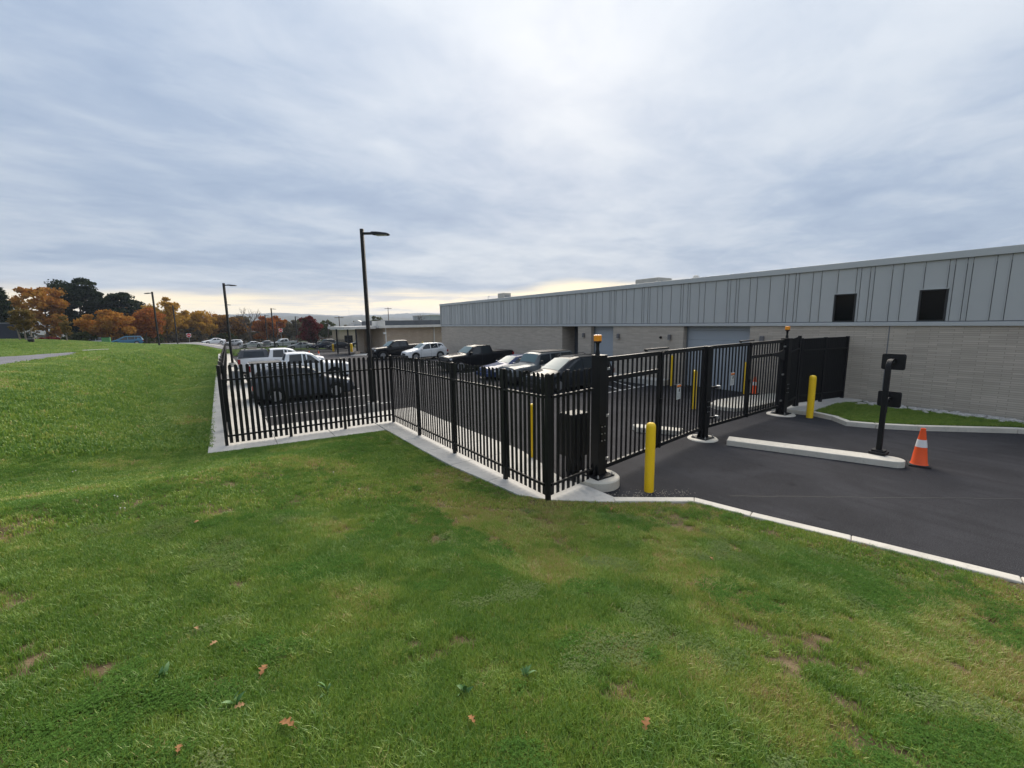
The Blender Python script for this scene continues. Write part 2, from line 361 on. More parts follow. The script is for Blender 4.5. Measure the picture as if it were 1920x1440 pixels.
LAWN = M('lawn_ground', (.07,.12,.03), 1.0, spec=.1, extra=lawn_x)
gm.materials.append(LAWN); tag(ob('lawn', gm), kind='structure')

# asphalt: driveway and yard as one sheet following the fall of the yard
ysl = [-60,-30,-12,-3,.38,2,3.3,4.3,5.1,6,7,9,11,14,16.72,16.74,20,30,44.4,45,52,60,70,82,95]
def xl(y): return float(np.interp(y, [-60,-30,-12,-3,.38,2,3.3,4.3,5.1,6,16.72,16.74,95], [20,16.05,11.05,8.8,8.12,7.68,7.28,7.03,5.9,5.2,5.2,.9,.9]))
def xr(y): return 20.78 if y < 44.3 else (36 if y < 58 else 24)
a = MB(); L_ = []
for y in ysl:
    n = 8; L_.append([(lerp(xl(y), xr(y), i/n), y, float(lotz(y))) for i in range(n+1)])
for A_, B_ in zip(L_[:-1], L_[1:]):
    for i in range(8): a.add([A_[i], A_[i+1], B_[i+1], B_[i]], [(0,1,2,3)])
tag(a.build('asphalt_yard', ASPH), kind='structure')

# concrete strip under the fences: slabs with joints
strip = _sr('concrete_strip'); G = .012
def slab(poly, zt=None): 
    MB().prism([(p[0], p[1], (p[2] if len(p) > 2 else zt)) for p in poly], -.7, 0).build('slab', CONC, strip, bevel=.012)
sz = lambda y: float(np.interp(y, [5,7,14,45,85], [.125,.10,-.01,-.02,-1.3]))
slab([(4.57,6.45,.105),(4.9,5.87,.122),(5.8,5.10,.122),(5.97,5.20,.122),(5.97,5.95,.115),(5.85,6.6,.105),(6.05,7.5,.095),(4.47,7.5,.095)])
yy = [7.5,9.0,10.5,12.0,13.7,15.3,16.86]
xo = lambda y: float(np.interp(y, [6.45,9.2,13.7], [4.57,4.30,4.27]))
for y0, y1 in zip(yy[:-1], yy[1:]):
    y0 += G
    xi0 = 6.1 if y0 < 7.6 else 6.42
    slab([(xo(y0),y0,sz(y0)),(xi0,y0,sz(y0)),(6.42,y1,sz(y1)),(xo(y1),y1,sz(y1))])
xx = [-.62,1.1,2.7,4.26]
for x0, x1 in zip(xx[:-1], xx[1:]):
    x1 -= G; yo = lambda x: lerp(14.24, 13.7, (x+.62)/4.9)
    slab([(x0,yo(x0)),(x1,yo(x1)),(x1,16.86),(x0,16.86)], -.015)
y = 16.88
while y < 78:
    y1 = y+3.0; slab([(-.6,y,sz(y)),(1.1,y,sz(y)),(1.1,y1-G,sz(y1)),(-.6,y1-G,sz(y1))]); y = y1
# kerbs in cast lengths
def curb_run(root, pts, wdt, zt, zb, step=3.0, side=1):
    P_ = [Vector(p+(0,)) for p in pts]
    offs = []
    for i in range(len(P_)):
        d1 = (P_[i]-P_[i-1]).normalized() if i else (P_[1]-P_[0]).normalized()
        d2 = (P_[i+1]-P_[i]).normalized() if i < len(P_)-1 else d1
        n1_ = Vector((-d1.y, d1.x, 0)); n2_ = Vector((-d2.y, d2.x, 0)); n_ = (n1_+n2_).normalized()
        offs.append(P_[i]+n_*(side*wdt/max(.5, n_.dot(n1_))))
    for i in range(len(P_)-1):
        Ln = (P_[i+1]-P_[i]).length; k = max(1, round(Ln/step))
        for j in range(k):
            t0 = j/k; t1 = (j+1)/k-(.008/Ln)
            q = [P_[i].lerp(P_[i+1], t0), P_[i].lerp(P_[i+1], t1), offs[i].lerp(offs[i+1], t1), offs[i].lerp(offs[i+1], t0)]
            if side < 0: q = q[::-1]
            MB().prism([(v.x, v.y) for v in q], zb, zt).build('kerb_stone', CURB, root, bevel=.018)
kr = _sr('kerb')
curb_run(kr, [(5.81,5.09),(6.98,4.2),(7.2,3.3),(7.6,2.0),(8.06,.36),(8.75,-3),(11,-12),(16,-30)], .19, .14, -.4)
RC = [(17.0,6.72),(17.2,6.05),(16.95,5.35),(16.40,4.78),(16.72,4.1),(17.35,3.25),(19.15,1.45),(20.2,-.4),(20.3,-12)]
kr2 = _sr('island_kerb')
curb_run(kr2, RC, .19, .15, -.3)
# grass island and paving by the building wall
ISL = [(17.42,6.0),(17.15,5.27),(16.66,4.80),(16.93,4.15),(17.52,3.38),(19.32,1.6),(20.38,-.2),(20.64,-.3),(20.64,5.55),(19.3,6.05)]
def isl_z(x, y): return .150+.035*np.clip((x-17)/3.6, 0, 1)
tag(MB().prism([(x_, y_, float(isl_z(x_, y_))) for x_, y_ in ISL], -.3, 0).build('grass_island', LAWN), kind='structure')
pv = _sr('paving_apron')
MB().prism([(17.19,6.08,.15),(19.3,6.07,.2),(20.66,5.58,.24),(20.66,7.3,.24),(17.0,7.3,.16),(17.02,6.75,.15)], -.3, 0).build('slab', CONC, pv, bevel=.01)
MB().box(19.75,20.66,14.25,18.45,-.4,.16).build('slab', CONC, pv, bevel=.02)
MB().box(19.95,20.66,24,44.0,-.4,.02).build('slab', CONC, pv, bevel=.02)
# painted stall lines and hatching
pm = _sr('stall_markings')
def line(x0, y0, x1, y1, wd=.10):
    d = Vector((x1-x0, y1-y0, 0)); L = d.length; d.normalize(); n_ = Vector((-d.y, d.x, 0))*wd/2
    pts = []
    k = max(1, int(L/3))
    mb = MB()
    for i in range(k):
        p = Vector((x0,y0,0))+d*(L*i/k); q = Vector((x0,y0,0))+d*(L*(i+1)/k)
        c = [p-n_, q-n_, q+n_, p+n_]; mb.add([(v.x, v.y, float(lotz(v.y))+.005) for v in c], [(0,1,2,3)])
    mb.build('stall_line', PAINT, pm)
for k in range(14): line(1.12, 19.3+2.68*k, 6.3, 19.3+2.68*k)
for k in range(9): line(14.0, 18.6+2.75*k, 19.6, 18.6+2.75*k)
line(15.6,14.62,20.0,14.95); line(15.6,17.55,20.0,17.7)
for k in range(4): line(15.9+1.25*k,14.66+.08*k,16.9+1.25*k,17.5)
# asphalt footpath on the bank and its far continuation, with a pale kerb
def ribbon(name, cl_, wds, mt, dz=.03):
    mb = MB(); prev = None
    for i, (x, y) in enumerate(cl_):
        d = Vector((cl_[min(i+1,len(cl_)-1)][0]-cl_[max(i-1,0)][0], cl_[min(i+1,len(cl_)-1)][1]-cl_[max(i-1,0)][1], 0)).normalized()
        w_ = wds[i] if hasattr(wds, '__len__') else wds
        row = []
        for s_ in np.linspace(-1, 1, 7):
            qx = x-d.y*w_/2*s_; qy = y+d.x*w_/2*s_; row.append((qx, qy, float(ground_z(np.array([qx]), np.array([qy]))[0])+dz))
        if prev:
            for j in range(6): mb.add([prev[j], prev[j+1], row[j+1], row[j]], [(3,2,1,0)])
        prev = row
    return tag(mb.build(name, mt, smooth=60), kind='structure')
def dense(pts, n=60):
    pts = np.array(pts, float); s_ = np.r_[0, np.cumsum(np.hypot(*np.diff(pts, axis=0).T))]; t_ = np.linspace(0, s_[-1], n)
    return list(zip(np.interp(t_, s_, pts[:,0]), np.interp(t_, s_, pts[:,1])))
seam = MB(); q0 = Vector((8.05,4.1,0)); q1 = Vector((17.6,-3.4,0)); dd = (q1-q0); nn = Vector((-dd.y,dd.x,0)).normalized()*.012
for i in range(40):
    a_, b_ = q0+dd*(i/40)+nn*random.gauss(0,1.2), q0+dd*((i+1)/40)+nn*random.gauss(0,1.2)
    seam.add([tuple(a_-nn+Vector((0,0,.004))), tuple(b_-nn+Vector((0,0,.004))), tuple(b_+nn+Vector((0,0,.004))), tuple(a_+nn+Vector((0,0,.004)))], [(0,1,2,3)])
tag(seam.build('paving_seam', M('bitumen', (.018,.018,.019), .7)), kind='structure')
ribbon('footpath', dense([(-12.1,12),(-11.9,30),(-11.9,40),(-11.8,47),(-10.9,53)]), np.interp(np.linspace(12,53,60), [12,46,53], [5.6,5.4,1.2]), PATHM)
ribbon('far_road', dense([(-26,92),(-16,92),(-8,95),(-3,102),(-1,112),(2,120),(14,124),(40,126)], 90), 5.5, PATHM, .06)
ribbon('far_pavement', dense([(-24,96.5),(-16,96.5),(-10,99),(-6,105),(-3.5,113),(0,124),(14,128),(40,130)], 90), 1.5, CONC, .10)
ribbon('far_parking', dense([(-60,112),(-20,112),(0,138),(30,140),(60,140)], 90), 20, PATHM, .08)

# ------------------------------------------------------------------ main building
XF = 20.7
bd = thing('commercial_building', 'long low building with grey metal panels over thin grey brick', 'building', (XF, 0, 0))
for y0, y1 in ((-14,10.09),(13.59,18.58),(20.56,21.81),(23.5,44.1)):
    MB().box(0,.45,y0,y1,-.8,3.13).build('brick_wall', BRICK, bd)
MB().box(.45,24,43.65,44.1,-.8,5.2).build('end_wall', BRICK, bd)
MB().box(.46,.9,-14,10.0,-.8,5.2).box(.46,.9,13.7,18.5,-.8,5.2).box(.46,.9,23.6,43.6,-.8,5.2).box(.46,.9,-14,43.6,3.2,5.2).box(23.5,24,-14,43.6,-.8,5.2).box(.46,24,-14.4,-14.01,-.8,5.2).build('core_wall', GREYB, bd)
MB().box(.0,24,-14.4,44.12,5.2,5.32).build('roof', ROOFW, bd)
MB().box(.02,1.6,10.0,24,3.132,3.19).build('soffit', PANEL_D, bd)
# entrance recess
MB().box(.45,1.25,23.5,23.9,-.8,3.13).build('brick_wall', BRICK, bd)
MB().box(.45,1.25,21.4,21.81,-.8,3.13).build('brick_wall', BRICK, bd)
MB().box(1.25,1.5,21.4,23.9,-.8,3.13).build('recess_wall', DARKROOF, bd)
dr = MB().box(1.17,1.248,21.85,22.8,-.14,2.1).build('door', DARKD, bd, bevel=.01)
MB().box(1.10,1.245,21.815,21.85,-.14,2.16).box(1.10,1.245,22.8,22.86,-.14,2.16).box(1.10,1.245,21.85,22.8,2.1,2.16).build('door_frame', PANEL_D, dr)
MB().tube([(1.12,22.7,.95),(1.12,22.58,.95)],.012).build('door_handle', STEEL, dr)
# overhead doors: each a stack of horizontal sections
for y0, y1, zb in ((18.58,20.56,-.14),(10.09,13.59,-.12)):
    od = MB().box(.36,.44,y0+.002,y1-.002,zb,zb+.5).build('overhead_door', DOORM, bd, bevel=.008)
    z = zb+.506
    while z < 3.1:
        MB().box(.36,.44,y0+.002,y1-.002,z,min(z+.5,3.128)).build('door_section', DOORM, od, bevel=.008); z += .506
    [MB().box(.30,.355,a_,a_+.057,zb,3.12).build("door_track", PANEL_D, od) for a_ in (y0+.003,y1-.06)]
# band, cladding, fascia
MB().box(-.07,.2,-14.4,44.12,3.134,3.275).build('band', TRIM, bd, bevel=.012)
MB().box(-.035,.3,-14.4,44.13,3.276,3.30).build('drip_edge', PANEL_D, bd)
MB().box(.012,.3,-14.4,44.13,3.301,5.40).build('cladding_backing', PANEL_D, bd)
MB().box(-.10,.5,-14.45,44.2,5.385,5.63).build('fascia', TRIM, bd, bevel=.015)
MB().box(-.06,24,44.13,44.18,3.134,5.38).build('end_cladding', PANEL, bd)
pat = [.60,.14,.28,.13,.52,.31,.57]
seams = [6.79]; i = 0
while seams[-1] > -14.2: seams.append(seams[-1]-pat[i % 7]); i += 1
i = 0; upl = []; yv = 6.79
while yv < 44.0:
    i -= 1; yv += pat[i % 7]; upl.append(min(yv, 44.12))
seams = upl[::-1]+seams
pcache = {}
for ya, yb in zip(seams[:-1], seams[1:]):
    wdt = ya-yb
    if wdt < .03: continue
    win = (abs(ya-6.79) < .02) or (abs(ya-4.24) < .02)
    z0 = 4.43 if win else 3.31
    after = abs(ya-6.19) < .02 or abs(ya-3.64) < .02; before = abs(yb-6.79) < .02 or abs(yb-4.24) < .02
    key = (round(wdt,2), win, after, before)
    if key not in pcache:
        if after or before:                                                # notched round the window frame
            zs_ = 4.43; mb = MB().box(-.022,.01,-wdt+.016,-.030,zs_,5.378)
            mb.box(-.022,.01,-wdt+(.062 if before else .016),-(.085 if after else .030),z0,zs_)
            mb.box(-.046,.01,-.012,.012,zs_ if after else z0,5.376)
        else:
            mb = MB().box(-.022,.01,-wdt+.016,-.030,z0,5.378)             # flat pan
            mb.box(-.046,.01,-.012,.012,z0,5.376)                          # standing seam
        pcache[key] = mb.mesh('cladding_panel', PANEL)
    ob('cladding_panel', pcache[key], bd, (0, ya, 0))
for ya, yb in ((6.83,6.13),(4.28,3.58)):
    wn = MB().box(-.034,.011,yb,yb+.04,3.31,4.40).box(-.034,.011,ya-.04,ya,3.31,4.40).box(-.034,.011,yb+.041,ya-.041,4.36,4.40).box(-.034,.011,yb+.041,ya-.041,3.31,3.345).build('window', FRAMEM, bd, bevel=.006)
    MB().box(.002,.0105,yb+.042,ya-.042,3.347,4.358).build('pane', GLASSD, wn)
    MB().box(-.07,-.001,yb-.02,ya+.02,4.402,4.428).build('head_flashing', TRIM, wn)
for yv in (21.2,18.1,14.4,9.5):
    wl = MB().chbox(-.16,-.005,yv-.09,yv+.09,2.38,2.68,.03).build('wall_light', M('wall_light_grey', (.13,.13,.135), .5) if 'wall_light_grey' not in bpy.data.materials else bpy.data.materials['wall_light_grey'], bd)
    MB().box(-.14,-.03,yv-.07,yv+.07,2.366,2.379).build('lens', WHITEP, wl)
cmx = MB().lathe([(.07,0),(.075,.04),(.06,.09),(.03,.12),(0,.13)], 12, (0,0,0), 'x')
cmx.v = [(-x-.003, y+15.0, z+2.5) for x, y, z in cmx.v]
cmx.f = [f[::-1] for f in cmx.f]; cmx.build('security_camera', BLACK2, bd, smooth=40)
MB().box(-.012,-.001,5.0,5.03,-.2,3.13).build('downpipe_joint', PANEL_D, bd)
# rooftop units
def unit(name, label, x, y, z, sx, sy, szz, legs=True):
    t = thing(name, label, 'rooftop unit', (x, y, z))
    MB().chbox(-sx/2,sx/2,-sy/2,sy/2,.12,szz,.03).build('casing', HVAC, t)
    MB().box(-sx/2+.06,sx/2-.06,-sy/2+.06,sy/2-.06,0,.119).build('curb_base', PANEL_D, t)
    MB().box(-sx/2-.012,-sx/2-.001,-sy*.3,-sy*.05,.3*szz,.62*szz).build('louvre', PANEL_D, t)
    MB().box(-sx/2-.012,-sx/2-.001,sy*.12,sy*.34,.3*szz,.62*szz).build('louvre', DARKROOF, t)
    MB().box(-sx*.3,sx*.3,-sy/2-.012,-sy/2-.001,.25*szz,.8*szz).build('louvre', PANEL_D, t)
    return t
unit('rooftop_unit', 'large grey boxy air handler on the roof edge above the garage doors', 25.0, 18.9, 5.32, 1.5, 1.9, .98)
unit('rooftop_unit', 'small square pale unit on the roof near the far end', 25.5, 38.3, 5.32, 1.0, 1.1, 1.25)
unit('rooftop_unit', 'flat dark roof hatch on the roof nearest the two windows', 24.0, 12.6, 5.32, 1.0, 1.6, .60)
def vent(label, x, y, h):
    t = thing('roof_vent', label, 'roof vent', (x, y, 5.32))
    MB().lathe([(.07,0),(.07,h)], 10).build('pipe', HVAC, t, smooth=40)
    MB().lathe([(.18,h),(.18,h+.22),(.13,h+.3),(0,h+.33)], 12).build('cap', ROOFW, t, smooth=40)
vent('pale capped vent pipe on the roof between hatch and air handler', 24.5, 15.4, .55)
vent('small capped vent pipe near the middle of the long roof', 24.0, 27.2, .32)
gn = thing('gooseneck_vent', 'thin hooked vent pipe beside the far small roof unit', 'roof vent', (24.5, 40.0, 5.32))
MB().tube([(0,0,0),(0,0,.9),(0,-.08,1.05),(0,-.22,1.05),(0,-.28,.9)], .03).build('pipe', STEEL, gn, smooth=40)

# ------------------------------------------------------------------ fences
def pale_mesh(h, w=.090):
    """corrugated pale with a rounded top"""
    top = [(-w/2,h-.035),(-w*.36,h-.012),(-w*.16,h),(w*.16,h),(w*.36,h-.012),(w/2,h-.035)]
    mb = MB(); out = [(-w/2,0)]+top+[(w/2,0)]
    yo_ = lambda x: .034*(1-abs(x)/(w/2))
    n = len(out); f = [(x, -yo_(x)-.003, z) for x, z in out]; b = [(x, -yo_(x)+.003, z) for x, z in out]
    mb.add(f+b, [tuple(range(n)), tuple(range(2*n-1, n-1, -1))]+[((i+1)%n, i, n+i, n+(i+1)%n) for i in range(n)])
    return mb.mesh('pale', BLACK)
PALE = {}
def fence(label, A, B, zA, zB, posts, h=2.42, pitch=.152, out=1, single=300, first_post=True, last_post=True, rail_off=.03):
    A = Vector(A); B = Vector(B); d = (B-A); L = d.length; rz = math.atan2(d.y, d.x)
    t = thing('steel_fence', label, 'fence', (A.x, A.y, zA), rz)
    zl = lambda s_: (zB-zA)*s_/L
    for i, s_ in enumerate(posts):
        if (i == 0 and not first_post) or (i == len(posts)-1 and not last_post): continue
        pz = zl(s_)
        p = MB().box(s_-.042,s_+.042,-.042,.042,pz-.3,pz+h-.02).build('post', BLACK, t, bevel=.006)
        MB().lathe([(.056,0),(.056,.012),(.0,.03)], 4).build('cap', BLACK, p, loc=(s_,0,pz+h-.019))
    for s0, s1 in zip(posts[:-1], posts[1:]):
        for hz in (.30, h-.44):
            MB().bar((s0+.05,-.035*out,zl(s0)+hz),(s1-.05,-.035*out,zl(s1)+hz),.045,.05).build('rail', BLACK, t)
    key = round(h,2)
    if key not in PALE: PALE[key] = pale_mesh(h-.07)
    cnt = 0; rest = MB()
    for s0, s1 in zip(posts[:-1], posts[1:]):
        k = max(1, int(round((s1-s0-.1)/pitch)))
        for i in range(k):
            s_ = s0+.05+(s1-s0-.1)*(i+.5)/k
            if cnt < single:
                o = ob('pale', PALE[key], t, (s_, .005*out, zl(s_)+.07)); cnt += 1
                o.rotation_euler = (random.gauss(0,.003), random.gauss(0,.004), 0)
            else:
                z0_ = zl(s_)+.07; rest.box(s_-.04,s_+.04,-.005,.005,z0_,z0_+h-.09).box(s_-.012,s_+.012,-.009,.009,z0_+h-.09,z0_+h-.07)
    if rest.v: tag(rest.build('pale_run', BLACK, t), kind='stuff')
    return t
fence('black steel pale fence of four bays along the concrete strip to the corner post', (4.85,14.67), (4.85,5.9), -.03, .12, [0,2.43,4.86,7.31,8.77], 2.44)
fence('short black steel fence return between the corner post and the gate post', (4.85,5.9), (6.2,6.08), .12, .12, [0,1.36], 2.44, first_post=False, last_post=False)
fence('black steel pale fence of three bays in front of the dark crossover', (-.16,14.85), (4.85,14.67), -.03, -.03, [0,1.71,3.36,5.01], 2.42, last_post=False)
fence('long black steel fence running away along the grass bank', (-.16,14.85), (.45,78), -.03, -1.32, [0]+[2.43*k for k in range(1,26)]+[63.15], 2.42, single=120, first_post=False)
fence('black steel fence across the far end of the yard', (.45,78), (13.4,78), -1.32, -1.32, [2.59*k for k in range(6)], 2.42, single=0, first_post=False)
fence('black rolling gate panel beside the yellow posts at the far exit', (13.6,78), (18.6,77), -1.30, -1.32, [0,2.5,5.1], 2.3, single=0)
fence('black steel fence under the canopy beside the tan building', (19.3,66), (24,64), -.9, -.85, [0,2.4,5.11], 2.4, single=0)

# solid slatted screen fence between gate and building
def screen_fence(label, A, B, zA, zB, h, posts, slats):
    A = Vector(A); B = Vector(B); d = B-A; L = d.length
    t = thing('screen_fence', label, 'fence', (A.x, A.y, zA), math.atan2(d.y, d.x)); zl = lambda s_: (zB-zA)*s_/L
    for s_ in posts: MB().box(s_-.05,s_+.05,-.05,.05,zl(s_)-.25,zl(s_)+h+.02).build('post', BLACK2, t, bevel=.006)
    for s0, s1 in zip(posts[:-1], posts[1:]):
        for hz in (.32,h-.45): MB().bar((s0+.05,-.045,zl(s0)+hz),(s1-.05,-.045,zl(s1)+hz),.04,.05).build('rail', BLACK2, t)
        k = int((s1-s0-.1)/.1); wd = (s1-s0-.1)/k
        me = MB().box(-wd/2+.004,wd/2-.004,-.015,.0,.06,h).box(-.018,.018,-.024,-.0151,.06,h-.01).mesh('slat', BLACK2)
        for i in range(k):
            s_ = s0+.05+wd*(i+.5); ob('slat', me, t, (s_,0,zl(s_)))
    return t
screen_fence('solid black slatted screen fence from the gate to the brick wall', (17.85,6.80), (20.62,6.22), .22, .22, 2.5, [0,1.4,2.78], 1)
screen_fence('narrow black slatted screen panel directly behind the far gate post', (16.78,6.82), (17.78,6.82), .1, .22, 2.6, [0.05,.93], 1)

# ------------------------------------------------------------------ gates
def gate_post(label, x, y, w, d, h, zb, padr, padh, padlabel, plate=.5, bolts=True):
    p = thing('gate_post', label, 'gate post', (x, y, zb))
    MB().box(-w/2,w/2,-d/2,d/2,.03,h).build('column', BLACK, p, bevel=.01)
    MB().box(-w/2-.01,w/2+.01,-d/2-.01,d/2+.01,h+.001,h+.02).build('cap', BLACK, p, bevel=.005)
    MB().box(-plate/2,plate/2,-plate/2,plate/2,0,.029).build('base_plate', BLACK, p, bevel=.004)
    for sx in (-1,1):
        for sy in (-1,1):
            MB().lathe([(.024,.03),(.024,.06),(.012,.061),(.012,.10)], 6, (sx*plate*.42, sy*plate*.42, 0)).build('anchor_bolt', STEEL, p)
            MB().add([(sx*w/2,sy*d*.25,.03),(sx*(w/2+.11),sy*d*.25,.03),(sx*w/2,sy*d*.25,.28),(sx*w/2,sy*d*.25+.012,.03),(sx*(w/2+.11),sy*d*.25+.012,.03),(sx*w/2,sy*d*.25+.012,.28)],[(0,1,2),(3,5,4),(0,3,4,1),(1,4,5,2),(2,5,3,0)]).build('gusset', BLACK, p)
    hp = MB().box(-w*.3,w*.3,-d/2-.016,-d/2-.0005,.75,1.15).build('bolt_plate', BLACK, p)
    for i in range(3):
        for s_ in (-1,1):
            MB().lathe([(.013,0),(.013,.012),(0,.016)], 8, (0,0,0), 'y').build('bolt_head', STEEL, hp, loc=(s_*w*.2,-d/2-.030,.80+.15*i))
    c = tag(MB().lathe([(padr,-.4),(padr,padh-.025),(padr-.025,padh),(0,padh)], 36).build('concrete_pad', CURB, loc=(x,y,0), smooth=40), padlabel, 'concrete pad')
    return p
GL, GMid, GR = Vector((6.42,6.12,0)), Vector((11.42,6.72,0)), Vector((16.55,6.80,0))
gate_post('thick black gate post behind the nearest yellow bollard with an amber light', 6.42, 6.12, .22, .24, 2.58, .20, .46, .20, 'round raised concrete pad under the nearest gate post')
gate_post('black middle gate post between the two folding gates', 11.42, 6.72, .20, .22, 2.68, .035, .42, .035, 'flat concrete ring under the middle gate post', .46)
gate_post('black gate post next to the solid screen fence', 16.60, 6.80, .26, .28, 2.73, .035, .46, .035, 'flat concrete ring under the gate post by the screen fence')
def beacon(label, x, y, z):
    b = thing('beacon_light', label, 'warning light', (x, y, z))
    MB().lathe([(.05,0),(.045,.06),(.032,.12),(.036,.23),(.05,.254)], 14).build('stem', BLACK, b, smooth=40)
    MB().lathe([(.075,.255),(.078,.28),(.065,.285)], 16).build('collar', BLACK2, b, smooth=40)
    MB().chbox(-.066,.066,-.066,.066,.286,.415,.016).build('lens', AMBER, b, bevel=.008)
    for k in range(3): MB().box(-.0675,-.0665,-.045,.045,.31+.032*k,.317+.032*k).box(-.045,.045,-.0675,-.0665,.31+.032*k,.317+.032*k).build('lens_rib', AMBER, b)
beacon('amber beacon on the gate post nearest the camera', 6.36, 6.12, 2.80)
beacon('amber beacon on the gate post by the screen fence', 16.60, 6.80, 2.79)
def leaf(par, A, B, zb, zt, npk, mid=None):
    d = B-A; L = d.length; rz = math.atan2(d.y, d.x)
    f = MB().box(0,.09,-.035,.035,zb,zt).box(L-.09,L,-.035,.035,zb,zt).box(.0905,L-.0905,-.035,.035,zb,zb+.09).box(.0905,L-.0905,-.035,.035,zt-.10,zt)
    if mid: f.box(.0905,L-.0905,-.030,.030,mid-.05,mid+.05)
    lo = f.build('gate_leaf', BLACK, par, bevel=.005, loc=A-par.location); lo.rotation_euler = (0,0,rz)
    me = MB().box(-.019,.019,-.016,.016,zb+.09,zt-.10).mesh('picket', BLACK)
    for i in range(npk): ob('picket', me, lo, (.09+(L-.18)*(i+1)/(npk+1), 0, 0))
    return lo
def bifold(label, P_, Q_, hinge_first):
    t = thing('folding_gate', label, 'gate', P_)
    mid_ = P_.lerp(Q_, .49); d = (Q_-P_).normalized()
    a1 = P_+d*.20; a2 = mid_-d*.02; b1 = mid_+d*.02; b2 = Q_-d*.18
    l1 = leaf(t, a1, a2, .30, 2.74, 10, 2.26 if hinge_first else None)
    l2 = leaf(t, b1, b2, .30, 2.74, 11, None if hinge_first else 2.26)
    m_ = mid_-P_
    for z in (.36,1.5,2.66): MB().lathe([(.035,-.06),(.035,.06)], 10, (m_.x, m_.y-.055, z)).build('fold_hinge', BLACK2, t, smooth=40)
    MB().bar((m_.x-.55,m_.y+.05,2.79),(m_.x+.45,m_.y+.12,2.79),.06,.04).bar((m_.x-.5,m_.y+.05,2.745),(m_.x-.5,m_.y+.05,2.80),.05,.05).build('fold_arm', BLACK2, t)
    h_ = P_ if hinge_first else Q_
    hx = 0.0 if hinge_first else (Q_-P_).x; hy = 0 if hinge_first else (Q_-P_).y; sg = 1 if hinge_first else -1
    for z in (.55,1.5,2.5):
        MB().bar((hx+sg*.13,hy-.05,z),(hx+sg*.24,hy-.05,z),.05,.05).build('hinge_bracket', STEEL, t)
    return t
g1 = bifold('black folding gate nearest the camera, behind the yellow bollard', GL, GMid, True)
g2 = bifold('black folding gate beside the screen fence with the swing arm', GMid, GR, False)
# swing-arm operator plate on the far leaf, rollers on the middle post
arm = MB(); pl = [(-1.0,0),(-.35,-.10),(-.1,-.22),(0,-.22),(0,.14),(-.1,.15),(-.5,.08),(-1.0,.06)]
arm.add([(x,0,z) for x, z in pl]+[(x,.03,z) for x, z in pl], [tuple(range(8)), tuple(range(15,7,-1))]+[((i+1)%8,i,8+i,8+(i+1)%8) for i in range(8)])
arm.build('operator_arm', BLACK2, g2, loc=(4.93,.0,2.24))
for z in (.62,1.52):
    rl = MB().bar((.12,-.06,z),(.42,-.12,z),.05,.06).build('catch_arm', BLACK2, g2)
    MB().lathe([(.0,-.05),(.055,-.05),(.055,.05),(0,.05)], 14, (.46,-.14,z), 'y').build('roller', STEEL, rl, smooth=40)
def plate_sign(label, x, y, z, rz):
    s_ = thing('warning_sign', label, 'sign', (x, y, z), rz); s_.scale = (.85,1,.85)
    MB().chbox(-.125,.125,-.004,.004,-.23,.23,.002).build('plate', M('sign_plate', (.5,.52,.51), .5) if 'sign_plate' not in bpy.data.materials else bpy.data.materials['sign_plate'], s_)
    MB().box(-.12,.12,-.0065,-.0045,.16,.215).build('header', SIGNO, s_)
    MB().box(-.115,.115,-.0065,-.0045,.135,.155).build('header_line', BLACK2, s_)
    MB().add([(-.02,-.0065,.02),(.05,-.0065,.0),(.07,-.0065,.09),(.02,-.0065,.11)], [(0,1,2,3)]).add([(.0,-.0065,-.01),(.02,-.0065,-.012),(.025,-.0065,.015),(.005,-.0065,.018)], [(0,1,2,3)]).build('pictogram', BLACK2, s_)
    for k in range(4): MB().box(-.10,.10-.02*(k % 2),-.0065,-.0045,-.06-.04*k,-.05-.04*k).build('text_line', PANEL_D, s_)
    for sx in (-.09,.09): MB().tube([(sx,.0,.22),(sx,.03,.25),(sx,.06,.23)], .004, 5).build('tie', STEEL, s_)
plate_sign('white warning sign tied to the gate nearest the camera', 9.75, 6.465, 1.62, math.atan2(.6,5))
plate_sign('white warning sign tied to the gate by the screen fence', 12.85, 6.695, 1.66, 0)

# gate operator cabinet behind the short fence
oc = thing('gate_operator', 'black gate operator cabinet behind the short fence return', 'cabinet', (6.55,7.0,.0))
MB().chbox(-.28,.28,-.22,.22,.42,1.42,.02).build('housing', BLACK2, oc)
MB().box(-.20,.20,-.232,-.2205,.52,1.32).build('access_door', BLACK, oc, bevel=.006)
MB().box(-.16,.16,-.12,.12,0,.419).build('pedestal', BLACK2, oc)
for k in range(3): MB().tube([(-.1+.1*k,-.1,.42),(-.12+.1*k,-.2,.25),(-.06+.1*k,-.16,.06),(-.05+.1*k,-.1,0)], .014, 6).build('conduit', BLACK2, oc, smooth=40)

# ------------------------------------------------------------------ bollards, cones, card reader, islands
bol = MB().lathe([(.095,-.2),(.095,1.40),(.092,1.44),(.080,1.475),(.058,1.497),(.03,1.508),(0,1.511)], 24).mesh('bollard', YELLOW, 40)
def bollard(label, x, y, z=0, sc=1.0, r_=1.0):
    o = ob('bollard', bol, None, (x, y, z)); o.scale = (r_, r_, sc); tag(o, label, 'bollard', 'yellow bollards')
bollard('yellow bollard at the kerb in front of the nearest gate post', 6.97, 5.21, 0, .965, 1.02)
bollard('yellow bollard in front of the solid screen fence', 16.83, 5.97, 0, 1.0, 1.12)
bollard('yellow bollard just inside the fence, seen between pales', 6.27, 8.25, 0, .97, .82)
bollard('yellow bollard seen through the nearest gate, between sign and middle post', 15.31, 9.47, -.04, 1.03)
bollard('yellow bollard at the jamb of the wide garage door, left of the gate sign', 20.35, 14.02, -.1, 1.09)
bollard('yellow bollard at the near jamb of the wide garage door, seen through the far gate', 20.3, 9.98, -.05, 1.0)
